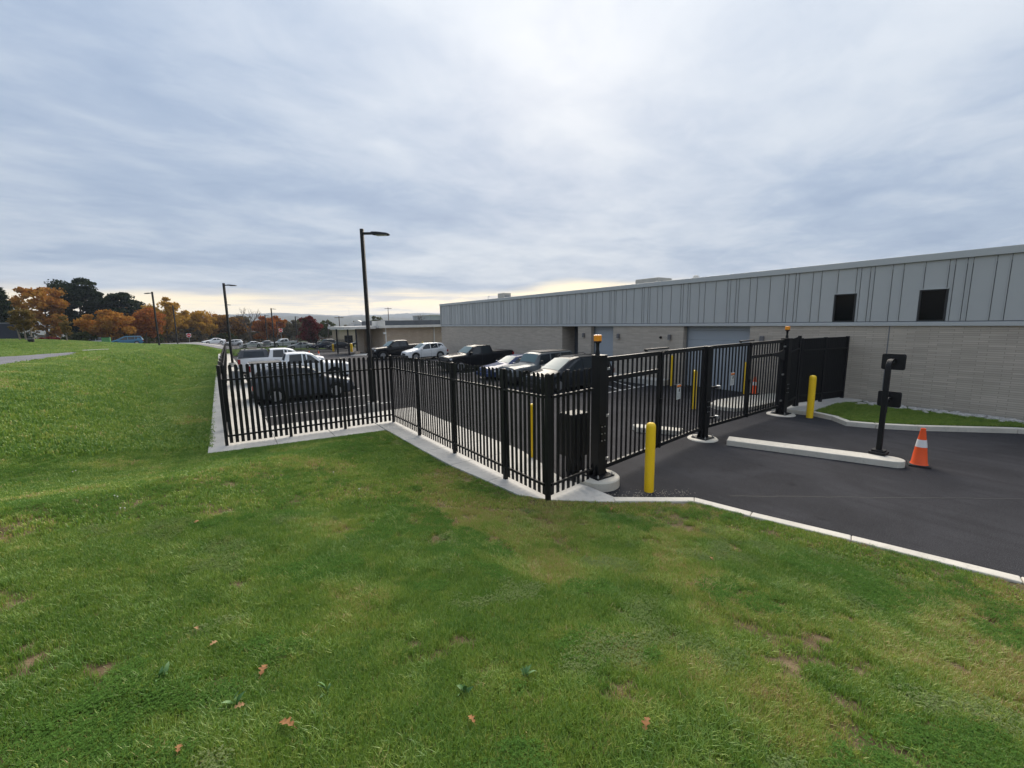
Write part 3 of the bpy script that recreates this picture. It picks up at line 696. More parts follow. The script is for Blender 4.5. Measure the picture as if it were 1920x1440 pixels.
bollard('yellow bollard by the building corner, nearer the tan wall', 21.9, 52.6, -.4, 1.0, 1.3)
bollard('yellow bollard by the building corner, nearer the grey brick wall', 22.7, 52.0, -.4, 1.0, 1.3)
bollard('yellow bollard at the far exit beside the rolling gate', 17.9, 73.6, -1.15, 1.0, 2.0)
bollard('yellow bollard behind the far exit gate', 16.4, 80.5, -1.4, 1.0, 2.0)
bollard('short yellow bollard before the far fence behind the capped white pickup', 8.6, 75.2, -1.2, .75, 2.0)
def cone(label, x, y, z, h=.90, rz=.3):
    c = thing('traffic_cone', label, 'traffic cone', (x, y, z), rz, 'traffic cones')
    k = h/.9
    MB().chbox(-.19*k,.19*k,-.19*k,.19*k,0,.045*k,.012*k).build('base', RUBBER, c)
    MB().lathe([(.165*k,.046*k),(.15*k,.07*k),(.105*k,.46*k)], 24).build('skirt', ORANGE, c, smooth=40)
    MB().lathe([(.107*k,.462*k),(.083*k,.635*k)], 24).build('reflective_band', REFL, c, smooth=40)
    MB().lathe([(.080*k,.637*k),(.046*k,.87*k),(.046*k,.90*k),(.03*k,.9*k),(.03*k,.8*k)], 24).build('tip', ORANGE, c, smooth=40)
cone('orange traffic cone with white band at the end of the reader island', 13.27, 2.40, .0)
cone('orange traffic cone inside the yard, seen through the far gate', 19.5, 9.15, .12, .8)
cone('orange cone at the far exit, standing right of the dark post', 8.75, 50.5, -.3, .95)
cone('orange cone at the far exit, half hidden left of the dark post', 8.4, 54.5, -.42, .9)
# reader island
isl = thing('reader_island', 'long narrow concrete island carrying the card reader post', 'concrete island', (12.2,4.42,0), math.atan2(2.55-6.22, 13.02-11.58))
hw_ = .24; Lh = 1.75; poly_ = [(-Lh,-hw_),(Lh,-hw_)]+[(Lh+hw_*math.sin(a_), -hw_*math.cos(a_)) for a_ in np.linspace(.3,math.pi-.3,7)]+[(Lh,hw_),(-Lh,hw_)]
MB().prism(poly_, -.2, .15).build('body', CURB, isl, bevel=.02)
def sm_island(label, pts, zt, mat_=CURB):
    o = MB().prism(pts, -.3, zt).build('concrete_island', mat_, bevel=.03); return tag(o, label, 'concrete island')
sm_island('narrow concrete island inside the yard, seen through the nearest gate', [(10.62,8.45),(11.25,7.35),(11.65,7.5),(11.0,8.75),(10.8,8.8)], .13)
sm_island('wide rounded concrete island inside the yard, seen through the far gate', [(15.75,8.7),(15.9,8.1),(16.6,7.85),(18.6,7.75),(20.4,7.8),(20.4,8.75),(18.8,9.25),(17.0,9.5),(16.1,9.25)], .12)
# card reader post
rp = thing('card_reader_post', 'black gooseneck card reader post with two square heads', 'card reader', (13.05,3.10,.15))
MB().chbox(-.16,.16,-.16,.16,0,.07,.008).box(-.12,.12,-.12,.12,.0701,.11).build('base_cover', BLACK2, rp)
def neck(z0, z1, reach, w_=.10, first=False):
    pts = [(0,0,z0),(0,0,z1-.16)]+[(.16-.16*math.cos(a_),0,z1-.16+.16*math.sin(a_)) for a_ in np.linspace(.3,math.pi/2,5)]+[(reach,0,z1)]
    mb = MB(); vs_ = []
    for i, p in enumerate(pts):
        d = (Vector(pts[min(i+1,len(pts)-1)])-Vector(pts[max(i-1,0)])).normalized(); s_ = Vector((0,1,0)); u_ = s_.cross(d)
        vs_ += [Vector(p)+s_*(w_/2*a_)+u_*(w_/2*b_) for a_, b_ in ((-1,-1),(1,-1),(1,1),(-1,1))]
    n_ = len(pts); fs = [(i*4+k,i*4+(k+1)%4,i*4+4+(k+1)%4,i*4+4+k) for i in range(n_-1) for k in range(4)]+[(3,2,1,0),tuple(range((n_-1)*4,n_*4))]
    mb.add(vs_, fs); return mb
neck(.11, 2.28, .34).build('post', BLACK, rp, bevel=.006, smooth=35)
nk = neck(1.02, 1.35, .34, .08); nk.v = [(x+.092, y, z) if z < 1.2 else (x+.092*max(0, 1-max(0, x)/.34), y, z) for x, y, z in nk.v]
nk.build('lower_arm', BLACK, rp, bevel=.005, smooth=35)
def rhead(z):
    pts = []; w_, h_, c = .225, .195, .045
    for cx_, cz_, a0 in ((w_-c,h_-c,0),(-w_+c,h_-c,90),(-w_+c,-h_+c,180),(w_-c,-h_+c,270)):
        for a_ in (0,30,60,90): pts.append((cx_+c*math.cos(R(a0+a_)), cz_+c*math.sin(R(a0+a_))))
    n_ = len(pts); vs_ = [(.345,y_,z+z_) for y_, z_ in pts]+[(.375,y_,z+z_) for y_, z_ in pts]
    o = MB().add(vs_, [tuple(range(n_-1,-1,-1)), tuple(range(n_,2*n_))]+[(i,(i+1)%n_,n_+(i+1)%n_,n_+i) for i in range(n_)]).build('reader_head', BLACK2, rp, bevel=.008)
    MB().chbox(.376,.42,-.06,.06,z-.09,z+.09,.01).build('reader', BLACK, o)
rhead(2.25); rhead(1.33)

# ------------------------------------------------------------------ light poles
def pole(label, x, y, z, h, face, base=True, hl=1.0, w_=.13):
    p = thing('lamp_post', label, 'lamp post', (x, y, z), face, 'lamp posts')
    if base: MB().lathe([(.30,-.4),(.30,.43),(.27,.46),(0,.46)], 24).build('concrete_base', CONC, p, smooth=40); b0 = .46
    else: MB().lathe([(.26,-.4),(.26,.06),(0,.06)], 18).build('concrete_base', CONC, p, smooth=40); b0 = .06
    MB().box(-.17,.17,-.17,.17,b0+.001,b0+.03).build('base_plate', BLACK, p)
    MB().box(-w_/2,w_/2,-w_/2,w_/2,b0+.031,h).build('pole', BLACK, p, bevel=.008)
    MB().box(w_/2+.001,.38,-.03,.03,h-.22,h-.13).build('arm', BLACK, p)
    hd = MB().add([(.36,-.15,h-.21),(.62,-.18,h-.25),(1.0,-.16,h-.25),(1.09,-.09,h-.23),(1.09,.09,h-.23),(1.0,.16,h-.25),(.62,.18,h-.25),(.36,.15,h-.21),
                   (.38,-.12,h-.12),(.62,-.15,h-.13),(.98,-.12,h-.17),(1.07,-.07,h-.20),(1.07,.07,h-.20),(.98,.12,h-.17),(.62,.15,h-.13),(.38,.12,h-.12)],
                  [tuple(range(7,-1,-1)), tuple(range(8,16))]+[(i,(i+1)%8,8+(i+1)%8,8+i) for i in range(8)]).build('lamp_head', BLACK2, p, bevel=.01)
    MB().box(.55,.98,-.11,.11,h-.262,h-.2515).build('lens', WHITEP, hd)
FR = math.atan2(-math.sin(yaw), math.cos(yaw))
pole('tall black lamp post standing behind the three-bay fence corner', 4.95, 17.45, -.15, 7.36, FR)
pole('black lamp post beside the tail of the capped white pickup', .62, 44.5, -.15, 7.35, FR, w_=.15)
pole('black lamp post alone on the grass bank, its head turned left', -7.06, 74.9, float(Pf(-7.06,74.9)), 7.3, FR+math.pi, False, w_=.16)
pole('black lamp post in front of the golden trees, second along the far road', -7.2, 106.5, .2, 7.6, FR, False, w_=.18)
pole('black lamp post before the golden tree, third along the far road', -7.9, 150, -.8, 7.6, FR, False, w_=.2)
pole('thin black lamp post between the two golden trees', -2.4, 163, -1.2, 7.5, FR, False, w_=.2)
pole('black lamp post overlapping the near pickup lamp post, lower head', 1.35, 103.3, -.2, 8.2, FR, False, w_=.18)
pole('black lamp post left of the pair by the red-orange tree', 10.5, 134.7, -1.65, 8.2, FR, False, w_=.2)
pole('black lamp post over the far fence by the no-entry sign', 9.8, 108.8, -1.6, 9.0, FR, False, w_=.2)
pole('thin black lamp post just right of the no-entry sign pole', 11.9, 122.0, -1.7, 6.3, FR, False, w_=.16)
pole('thin black lamp post left of the maroon maple', 19.6, 147, -1.8, 8.1, FR, False, w_=.22)

# ------------------------------------------------------------------ vehicles
def paint(name, c, metal=.0): 
    return M('paint_'+name, c, .6, metal=metal*.2, coat=.42, spec=.06, noise=.25, nscale=2.0, col2=tuple(x*.8 for x in c))
PT = dict(black=paint('black',(.008,.009,.011)), white=paint('white',(.74,.75,.76)), blue=paint('blue',(.035,.055,.13),.3), grey=paint('grey',(.13,.145,.155),.3), dark=paint('dark',(.022,.026,.032),.3),
          silver=paint('silver',(.42,.44,.46),.5), charcoal=paint('charcoal',(.085,.092,.105),.3), red=paint('red',(.22,.02,.02)), navy=paint('navy',(.012,.02,.045),.2), tan=paint('tan',(.32,.29,.24),.3), teal=paint('teal',(.05,.16,.26)))
CGLASS = M('car_glass', (.014,.02,.025), .05, spec=.6)
WSG = M('windscreen_glass', (.11,.17,.185), .28, spec=.12)
CHROME = M('chrome', (.6,.61,.63), .18, metal=1.0)
ALLOY = M('alloy', (.45,.46,.48), .3, metal=.8)
LAMPW = M('headlamp', (.62,.65,.68), .12, coat=1.0)
LAMPR = M('tail_lamp', (.28,.012,.014), .15, coat=1.0)
PLAST = M('black_plastic', (.016,.016,.017), .6)
def interp(tab, x): return float(np.interp(x, [t_[0] for t_ in tab], [t_[1] for t_ in tab]))
KIND = dict(
 sedan=dict(L=4.85,W=1.86,wr=.335,wb=2.85,fo=.92,clr=.20,top=[(0,.60),(.10,.74),(.6,.84),(1.35,.96),(1.50,.99),(2.25,1.40),(2.8,1.46),(3.3,1.44),(4.1,1.13),(4.25,1.09),(4.75,1.03),(4.85,.85)],
   belt=[(0,.56),(.1,.70),(.6,.79),(1.4,.90),(2.5,.93),(4.2,.99),(4.75,.95),(4.85,.8)], wt=[(0,.80),(.6,.86),(1.4,.86),(2.25,.66),(3.3,.66),(4.1,.78),(4.25,.84),(4.85,.8)],
   ws=(1.56,2.22),bw=(3.40,4.05),sw=[[(1.72,.08),(2.40,.90),(2.84,.95),(2.84,.06)],[(2.92,.06),(2.92,.95),(3.3,.92),(3.85,.14)]]),
 suv=dict(L=4.55,W=1.84,wr=.355,wb=2.69,fo=.92,clr=.24,top=[(0,.72),(.08,.86),(.5,.96),(1.15,1.10),(1.28,1.13),(2.0,1.60),(2.5,1.67),(3.6,1.66),(4.05,1.60),(4.42,1.14),(4.5,1.05),(4.55,.9)],
   belt=[(0,.66),(.1,.80),(.5,.9),(1.2,1.02),(2.4,1.06),(3.9,1.17),(4.4,1.10),(4.55,.85)], wt=[(0,.80),(.5,.86),(1.2,.86),(2.0,.70),(3.6,.68),(4.05,.68),(4.42,.80),(4.55,.8)],
   ws=(1.34,1.98),bw=(4.08,4.40),sw=[[(1.50,.08),(2.12,.90),(2.55,.95),(2.55,.05)],[(2.63,.05),(2.63,.95),(3.38,.93),(3.42,.06)],[(3.48,.1),(3.46,.92),(3.85,.86),(4.05,.35)]]),
 van=dict(L=5.1,W=1.98,wr=.35,wb=3.03,fo=.98,clr=.22,top=[(0,.70),(.08,.84),(.5,.95),(.95,1.06),(1.05,1.09),(2.05,1.66),(2.6,1.76),(4.2,1.77),(4.75,1.72),(5.02,1.2),(5.1,.95)],
   belt=[(0,.64),(.1,.78),(.5,.88),(1.0,.98),(2.4,1.04),(4.6,1.10),(5.0,1.05),(5.1,.9)], wt=[(0,.80),(.5,.86),(1.0,.86),(2.05,.72),(4.2,.72),(4.75,.72),(5.1,.8)],
   ws=(1.10,2.02),bw=(4.80,5.0),sw=[[(1.45,.08),(2.18,.86),(2.7,.94),(2.7,.05)],[(2.78,.05),(2.78,.94),(3.75,.94),(3.75,.05)],[(3.83,.05),(3.83,.94),(4.6,.9),(4.75,.1)]]),
 jeep=dict(L=4.7,W=1.87,wr=.40,wb=3.0,fo=.75,clr=.32,top=[(0,.95),(.04,1.06),(.3,1.10),(1.45,1.20),(1.52,1.22),(1.85,1.74),(2.1,1.83),(4.4,1.85),(4.55,1.80),(4.64,1.3),(4.7,1.0)],
   belt=[(0,.90),(.04,1.0),(.3,1.05),(1.5,1.13),(2.4,1.16),(4.5,1.18),(4.7,.95)], wt=[(0,.74),(.3,.76),(1.5,.84),(1.85,.80),(2.1,.80),(4.4,.79),(4.55,.8),(4.7,.84)],
   ws=(1.56,1.83),bw=(4.56,4.63),sw=[[(1.80,.06),(1.98,.90),(2.68,.92),(2.68,.05)],[(2.78,.05),(2.78,.92),(3.5,.92),(3.5,.05)],[(3.6,.05),(3.6,.92),(4.4,.92),(4.4,.05)]]),
 pickup=dict(L=5.85,W=2.02,wr=.41,wb=3.72,fo=.98,clr=.32,top=[(0,.98),(.05,1.12),(.4,1.20),(1.45,1.29),(1.55,1.31),(2.2,1.82),(2.6,1.93),(3.45,1.94),(3.72,1.90),(3.88,1.42),(3.90,1.38),(5.8,1.38),(5.85,1.3)],
   belt=[(0,.92),(.05,1.05),(.4,1.13),(1.5,1.21),(2.4,1.24),(3.8,1.28),(3.9,1.335),(5.8,1.34),(5.85,1.22)], wt=[(0,.84),(.4,.88),(1.5,.88),(2.2,.74),(3.45,.73),(3.72,.73),(3.9,.92),(5.85,.92)],
   ws=(1.62,2.18),bw=(3.74,3.87),sw=[[(1.80,.08),(2.34,.88),(2.80,.94),(2.80,.05)],[(2.88,.05),(2.88,.94),(3.55,.92),(3.62,.08)]]))
WHEEL = {}
def wheel_parts(r, style):
    k = (round(r,3), style)
    if k in WHEEL: return WHEEL[k]
    w_ = .25; ri = r*.70
    ty = MB().lathe([(ri,-.5*w_),(r*.93,-.5*w_),(r*.985,-.38*w_),(r,-.2*w_),(r,.2*w_),(r*.985,.38*w_),(r*.93,.5*w_),(ri,.5*w_),(ri,.2*w_)], 26, (0,0,0), 'y').mesh('tyre', RUBBER, 35)
    rm = MB().lathe([(ri*.99,-.5*w_+.01),(ri*.90,-.5*w_+.02),(ri*.88,-.2*w_),(0,-.18*w_)], 26, (0,0,0), 'y')
    rimm = rm.mesh('rim', M('rim_dark', (.03,.03,.032), .5) if 'rim_dark' not in bpy.data.materials else bpy.data.materials['rim_dark'], 35)
    sp = MB().lathe([(ri*.99,-.5*w_-.004),(ri*.90,-.5*w_-.004),(ri*.89,-.5*w_+.02)], 26, (0,0,0), 'y').lathe([(.0,-.5*w_+.0),(.07,-.5*w_+.005),(.08,-.5*w_+.04)], 12, (0,0,0), 'y')
    n = 5 if style else 6
    for i in range(n):
        a_ = 2*math.pi*i/n+.2
        for da in (-.13,.13):
            c0 = Vector((math.cos(a_+da*.4)*.05, -.5*w_+.012, math.sin(a_+da*.4)*.05)); c1 = Vector((math.cos(a_+da*1.5)*ri*.92, -.5*w_+.006, math.sin(a_+da*1.5)*ri*.92))
            sp.bar(c0, c1, .035, .03, (0,1,0))
    spm = sp.mesh('spokes', ALLOY)
    WHEEL[k] = (ty, rimm, spm); return WHEEL[k]
class Car:
    def __init__(s, kind): s.k = KIND[kind]; s.kind = kind
    def plan(s, x):
        L = s.k['L']; sq = .90 if s.kind in ('jeep','pickup') else .78
        return interp([(0,sq),(.12,sq+.07),(.45,.975),(1.0,1.0),(L-.8,1.0),(L-.3,.975),(L,.90)], x)
    def bot(s, x):
        k = s.k; z = interp([(0,k['clr']+.10),(.35,k['clr']),(k['L']-.4,k['clr']+.02),(k['L'],k['clr']+.16)], x)
        for xc in (k['fo'], k['fo']+k['wb']):
            ra = k['wr']+(.095 if s.kind in ('jeep','pickup') else .065)
            if abs(x-xc) < ra: z = max(z, k['wr']+math.sqrt(ra*ra-(x-xc)**2))
        return z
    def sec(s, x):
        k = s.k; hw = k['W']/2*s.plan(x); zb = s.bot(x); zt = interp(k['top'], x); zs = min(interp(k['belt'], x), zt-.02); zb = min(zb, zs-.05)
        wt = interp(k['wt'], x)*k['W']/2*min(1, s.plan(x)+.04); zm = zb+(zs-zb)*.45
        return [(hw*.95,zb),(hw*1.0,zm),(hw*.985,zs-.07 if zs-.07 > zm else zm+.01),(hw*.945,zs),(wt,zt-.045 if zt-.045 > zs else (zs+zt)/2),(wt*.86,zt-.008),(wt*.45,zt+.012),(0,zt+.018)]
    def side_y(s, x, f):
        p = s.sec(x); (ya,za),(yb,zb) = p[3], p[4]; return ya+(yb-ya)*f, za+(zb-za)*f
    def top_z(s, x, y):
        p = s.sec(x); q = sorted(p[4:], key=lambda a_: a_[0]); return float(np.interp(abs(y), [a_[0] for a_ in q], [a_[1] for a_ in q]))
def make_car(kind, color, label, x, y, z, rz, cat='car', group='vehicles', full=True, name=None, cap=False, bedcover=True, style=0):
    """car built nose at local x=0, tail at +L, centred at its middle"""
    C = Car(kind); k = C.k; L = k['L']; W2 = k['W']/2; pm_ = PT[color] if isinstance(color, str) else color
    nm = name or {'pickup':'pickup_truck','suv':'sport_utility_car','van':'minivan','jeep':'off_road_car','sedan':'sedan_car'}[kind]
    t = thing(nm, label, cat, (x, y, z), rz, group); ox = -L/2
    arches = [k['fo'], k['fo']+k['wb']]; ra = k['wr']+.1
    xs = set(np.round(np.linspace(0, L, 26), 3)) | {round(a_[0],3) for a_ in k['top']}
    for c in arches: xs |= {round(c+ra*math.cos(a_),3) for a_ in np.linspace(0, math.pi, 9)} | {round(c+ra*1.01,3), round(c-ra*1.01,3)}
    xs = sorted(v for v in xs if 0 <= v <= L); xs = [v for i, v in enumerate(xs) if i == 0 or v-xs[i-1] > .012]
    rows = []
    for v in xs:
        h = C.sec(v); rows.append([(v+ox, yy_, zz_) for yy_, zz_ in h]+[(v+ox, -yy_, zz_) for yy_, zz_ in h[-2::-1]])
    n = len(rows[0]); mb = MB(); mb.add([p for r_ in rows for p in r_], [(i*n+j, i*n+j+1, (i+1)*n+j+1, (i+1)*n+j) for i in range(len(rows)-1) for j in range(n-1)])
    mb.f += [tuple(range(n-1,-1,-1)), tuple(range((len(rows)-1)*n, len(rows)*n))]
    mb.f = [f[::-1] for f in mb.f]
    body = mb.build('body', pm_, t, smooth=38)
    MB().box(ox+.12,ox+L-.15,-W2+.27,W2-.27,.18,k['wr']*2+.05).build('underbody', PLAST, t)
    # glass
    def patch(nm_, x0, x1, fy, mt, par, nx_=4, ny_=6, off=.008):
        V = []; F = []
        for i in range(nx_+1):
            xv = lerp(x0, x1, i/nx_); wt = C.sec(xv)[4][0]*fy
            for j in range(ny_+1):
                yv = lerp(-wt, wt, j/ny_); V.append((xv+ox, yv, C.top_z(xv, yv)+off))
        for i in range(nx_):
            for j in range(ny_): F.append((i*(ny_+1)+j, (i+1)*(ny_+1)+j, (i+1)*(ny_+1)+j+1, i*(ny_+1)+j+1))
        MB().add(V, F).build(nm_, mt, par, smooth=50)
    patch('windscreen', *k['ws'], .90, WSG, t, off=.012)
    patch('rear_window', *k['bw'], .84, CGLASS, t, off=.012)
    for s_ in (1,-1):
        for poly in k['sw']:
            V = []
            for xv, f in poly:
                yv, zv = C.side_y(xv, f); V.append((xv+ox, s_*(yv+.007), zv))
            V2 = [(a_, b_-s_*.02, c_) for a_, b_, c_ in V]; m_ = len(V)
            F = [tuple(range(m_)), tuple(range(2*m_-1,m_-1,-1))]+[((i+1)%m_, i, m_+i, m_+(i+1)%m_) for i in range(m_)]
            if s_ > 0: F = [f[::-1] for f in F]
            MB().add(V+V2, F).build('side_window', CGLASS, t)
        if full:
            for xv in ((k['sw'][0][-1][0]+.04), k['sw'][0][0][0]-.02):      # door gaps
                V = []
                for f in (0,1,2,3):
                    p = C.sec(xv)[f]; V.append(Vector((xv+ox, s_*(p[0]+.0035), p[1])))
                mbx = MB()
                for a_, b_ in zip(V[:-1], V[1:]): mbx.bar(a_, b_, .010, .004, (0,s_,0))
                mbx.build('door_gap', PLAST, t)
            for xv in (k['sw'][0][-1][0]-.16, k['sw'][1][-1][0]-.22 if len(k['sw']) > 1 else k['sw'][0][-1][0]):
                p = C.sec(xv)[2]; MB().chbox(xv+ox-.10,xv+ox+.10,min(s_*(p[0]-.01),s_*(p[0]+.03)),max(s_*(p[0]-.01),s_*(p[0]+.03)),p[1]-.045,p[1]-.01,.006).build('door_handle', CHROME if kind in ('sedan',) else pm_, t)
            yv, zv = C.side_y(k['sw'][0][0][0]+.12, .12)
            MB().chbox(k['sw'][0][0][0]+ox-.02,k['sw'][0][0][0]+ox+.12,min(s_*(yv+.05),s_*(yv+.27)),max(s_*(yv+.05),s_*(yv+.27)),zv,zv+.19 if kind in ('pickup','jeep') else zv+.14,.03).build('mirror', pm_ if kind != 'jeep' else PLAST, t, smooth=40)
            MB().bar((k['sw'][0][0][0]+ox+.05,s_*(yv-.02),zv+.03),(k['sw'][0][0][0]+ox+.05,s_*(yv+.06),zv+.05),.05,.03).build('mirror_stalk', PLAST, t)
            # sill and arch trims
            p0 = C.sec(L*.5)[0]; MB().box(ox+k['fo']+ra+.02,ox+k['fo']+k['wb']-ra-.02,min(s_*(p0[0]-.05),s_*(p0[0]+.022)),max(s_*(p0[0]-.05),s_*(p0[0]+.022)),k['clr']-.03,k['clr']+.07).build('sill', PLAST, t)
            for c in arches:
                pts = []
                rr = ra-.01 if kind in ('jeep','pickup') else ra-.035
                for a_ in np.linspace(.15, math.pi-.15, 11):
                    xv = c+rr*math.cos(a_); pts.append((xv+ox, s_*(W2*C.plan(min(max(xv,0),L))+(.06 if kind == 'jeep' else .004)), k['wr']+rr*math.sin(a_)))
                MB().tube(pts, .05 if kind == 'jeep' else .022, 6).build('arch_trim', PLAST if kind in ('jeep','suv','pickup') else pm_, t, smooth=40)
    # lamps, grille, bumpers
    hw0 = W2*C.plan(.1); zt0 = interp(k['top'], .08); zb0 = C.bot(.1)
    for s_ in (1,-1):
        if kind == 'jeep':
            MB().lathe([(0,-.03),(.085,-.02),(.10,.03)], 16, (ox-.005, s_*.58, .86), 'x').build('headlamp', LAMPW, t, smooth=40)
        else:
            dl = .42 if kind != 'pickup' else .28
            ptsf = [(.03,hw0*.62),(.06,hw0*.86),(dl*.6,hw0*1.045),(dl,W2*C.plan(dl)*1.004)]
            hz0 = zt0-.22 if kind == 'pickup' else zt0-.20
            V = [(a_+ox-.012, s_*b_, hz0+.03*i/3) for i, (a_, b_) in enumerate(ptsf)]+[(a_+ox-.004, s_*b_, hz0+.13+.02*i/3) for i, (a_, b_) in enumerate(ptsf)]
            F = [(0,1,5,4),(1,2,6,5),(2,3,7,6)]
            MB().add(V, F if s_ > 0 else [f[::-1] for f in F]).build('headlamp', LAMPW, t, smooth=50)
        zr = interp(k['belt'], L-.08)
        th = .36 if kind in ('pickup','jeep') else .22
        MB().chbox(ox+L-.16,ox+L+.010,min(s_*(W2*.80),s_*(W2*.955)),max(s_*(W2*.80),s_*(W2*.955)),zr-th-.05,zr-.06,.01).build('tail_lamp', LAMPR, t)
    gh = .34 if kind == 'pickup' else .17
    MB().chbox(ox-.02,ox+.10,-hw0*.60,hw0*.60,zt0-.16-gh,zt0-.16,.015).build('grille', PLAST, t)
    if kind in ('pickup','suv'): MB().box(ox-.026,ox-.0205,-hw0*.5,hw0*.5,zt0-.18-gh*.5,zt0-.16-gh*.5).build('grille_bar', CHROME, t)
    MB().chbox(ox-.07,ox+.35,-hw0*1.0,hw0*1.0,zb0-.02,zb0+.20,.03).build('front_bumper', PLAST if color in ('black','dark') or kind in ('jeep','suv','van') else pm_, t)
    MB().chbox(ox+L-.35,ox+L+.06,-W2*.92,W2*.92,C.bot(L)-.06,C.bot(L)+.16,.03).build('rear_bumper', CHROME if kind == 'pickup' else PLAST, t)
    if full: MB().box(ox+L+.061,ox+L+.068,-.16,.16,C.bot(L)-.02,C.bot(L)+.13).build('number_plate', WHITEP, t)
    for c in arches:
        for s_ in (1,-1):
            wt_ = thing_part('wheel', wheel_parts(k['wr'], style)[0], t, (c+ox, s_*(W2-.13), k['wr']), 0 if s_ < 0 else math.pi)
            ob('rim', wheel_parts(k['wr'], style)[1], wt_); ob('spokes', wheel_parts(k['wr'], style)[2], wt_)
    if kind == 'pickup':
        if cap:
            mbc = MB(); st = [(3.92,.86,1.9),(4.05,.80,1.95),(5.55,.80,1.93),(5.80,.86,1.45)]
            rws = []
            for xv, f, zt in st: rws.append([(xv+ox,W2*.945,1.342),(xv+ox,W2*f if zt > 1.6 else W2*.92,zt-.06),(xv+ox,W2*f*.9,zt),(xv+ox,-W2*f*.9,zt),(xv+ox,-W2*f if zt > 1.6 else -W2*.92,zt-.06),(xv+ox,-W2*.945,1.342)])
            mbc.add([p for r_ in rws for p in r_], [(i*6+j,(i+1)*6+j,(i+1)*6+j+1,i*6+j+1) for i in range(3) for j in range(5)]+[tuple(range(6)),tuple(range(23,17,-1))])
            cp = mbc.build('bed_cap', PT['charcoal'], t)
            for s_ in (1,-1):
                V = [(4.15+ox,s_*(W2*.935),1.42),(5.50+ox,s_*(W2*.935),1.42),(5.42+ox,s_*(W2*.855),1.80),(4.2+ox,s_*(W2*.855),1.80)]
                MB().add(V, [(0,1,2,3) if s_ < 0 else (3,2,1,0)]).build('cap_window', CGLASS, cp)
            for xv in (4.2,5.3): MB().box(xv+ox,xv+ox+.05,-.7,.7,1.96,2.0).build('roof_bar', PLAST, cp)
            MB().chbox(4.55+ox,5.1+ox,-.35,.35,2.0,2.04,.01).build('roof_box', PLAST, cp)
        else:
            MB().box(3.98+ox,5.74+ox,-W2*.86,W2*.86,1.398,1.425).build('bed_cover', PLAST, t, bevel=.01)
    if kind in ('suv','van') and full:
        for s_ in (1,-1):
            zt = interp(k['top'], 3.0)+.03; MB().tube([(2.2+ox,s_*W2*.62,zt-.05),(2.35+ox,s_*W2*.62,zt+.03),(L-1.0+ox,s_*W2*.60,zt+.03),(L-.8+ox,s_*W2*.60,zt-.03)], .018, 6).build('roof_rail', PLAST, t, smooth=40)
    if kind == 'jeep':
        MB().box(2.1+ox,4.35+ox,-W2*.7,W2*.7,1.868,1.875).build('roof_panel', PLAST, t)
        sp_ = MB().lathe([(.2,-.12),(.36,-.12),(.39,-.06),(.39,.06),(.36,.12),(.2,.12)], 22, (ox+L+.16,0,.98), 'x').build('spare_wheel', RUBBER, t, smooth=35)
        MB().box(ox+1.5,ox+1.53,-.45,.0,1.245,1.26).build('wiper', PLAST, t)
    return t
def thing_part(name, me, par, loc, rz):
    o = ob(name, me, par, loc); o.rotation_euler = (0,0,rz); return o
PI = math.pi
# right-hand row: noses towards -X (heading rz 0 => nose at -x)
LZ = -.15
make_car('pickup','black','black crew-cab pickup nearest the tan building, nose out',15.5,44.2,LZ,R(1.5),'pickup',group='vehicles parked along the building')
make_car('suv','white','white compact crossover parked between two black pickups',17.25,41.0,LZ,R(1),'car',group='vehicles parked along the building')
make_car('pickup','black','black pickup with covered bed parked nearest the middle of the brick wall',16.6,29.0,LZ,R(-1),'pickup',group='vehicles parked along the building')
make_car('sedan','blue','dark blue sedan between the black pickup and the grey off-roader',16.1,23.2,LZ,0,'car',group='vehicles parked along the building')
make_car('jeep','grey','boxy grey off-road car with dark roof panel',15.75,20.15,LZ,R(1),'car',group='vehicles parked along the building')
make_car('van','dark','dark minivan beside the nearest gate post, windscreen showing',15.75,17.25,LZ,R(-1),'minivan',group='vehicles parked along the building')
# left-hand row: noses towards +X
make_car('suv','charcoal','dark grey crossover behind the three-bay fence',3.2,23.3,LZ,PI+R(1),'car',group='vehicles parked along the left fence',style=1)
make_car('pickup','white','white crew-cab pickup behind the dark grey crossover',4.05,30.3,LZ,PI+R(-1),'pickup',group='vehicles parked along the left fence')
make_car('pickup','white','white pickup with a grey bed cap and roof box',3.75,37.0,LZ,PI,'pickup',group='vehicles parked along the left fence',cap=True)
# far car park, beyond the yard fence
def gz1(x, y): return float(ground_z(np.array([x]), np.array([y]))[0])
far = [('pickup','white',12.2,114,0.2,'white pickup below the no-entry sign in the far car park','pickup'),('sedan','silver',13.6,99,0,'silver sedan in front of the far white pickup','car'),
 ('sedan','navy',17.5,95,.1,'dark sedan behind the far fence, left of the maroon maple','car'),('suv','charcoal',20.5,108,0,'dark rounded crossover just below the maroon maple','car'),
 ('sedan','dark',19.6,91.0,0,'black sedan nearest the far exit gate','car'),('suv','dark',25.5,97,.05,'dark large crossover beyond the rolling gate','car'),
 ('jeep','navy',31.0,101,0.1,'dark blue off-road car under the flat canopy','car'),
 ('sedan','white',5.8,118,.1,'white sedan behind the far fence, beside the bare tree','car'),('sedan','silver',8.8,120,0,'pale silver sedan left of the far white pickup','car'),
 ('suv','white',2.4,131,.0,'white crossover parked below the brown-gold tree','car'),('sedan','white',-1.6,128,.3,'white sedan at the left end of the far car park','car'),
 ('van','teal',-15.6,113,.15,'blue van parked under the orange maple','minivan'),('suv','silver',-21,117,.1,'pale crossover half hidden by the bank, left of the blue van','car')]
for kd, c, x_, y_, a_, lb, ct in far: make_car(kd, c, lb, x_, y_, gz1(x_, y_)+.1, a_, ct, 'cars in the far car park', full=False)

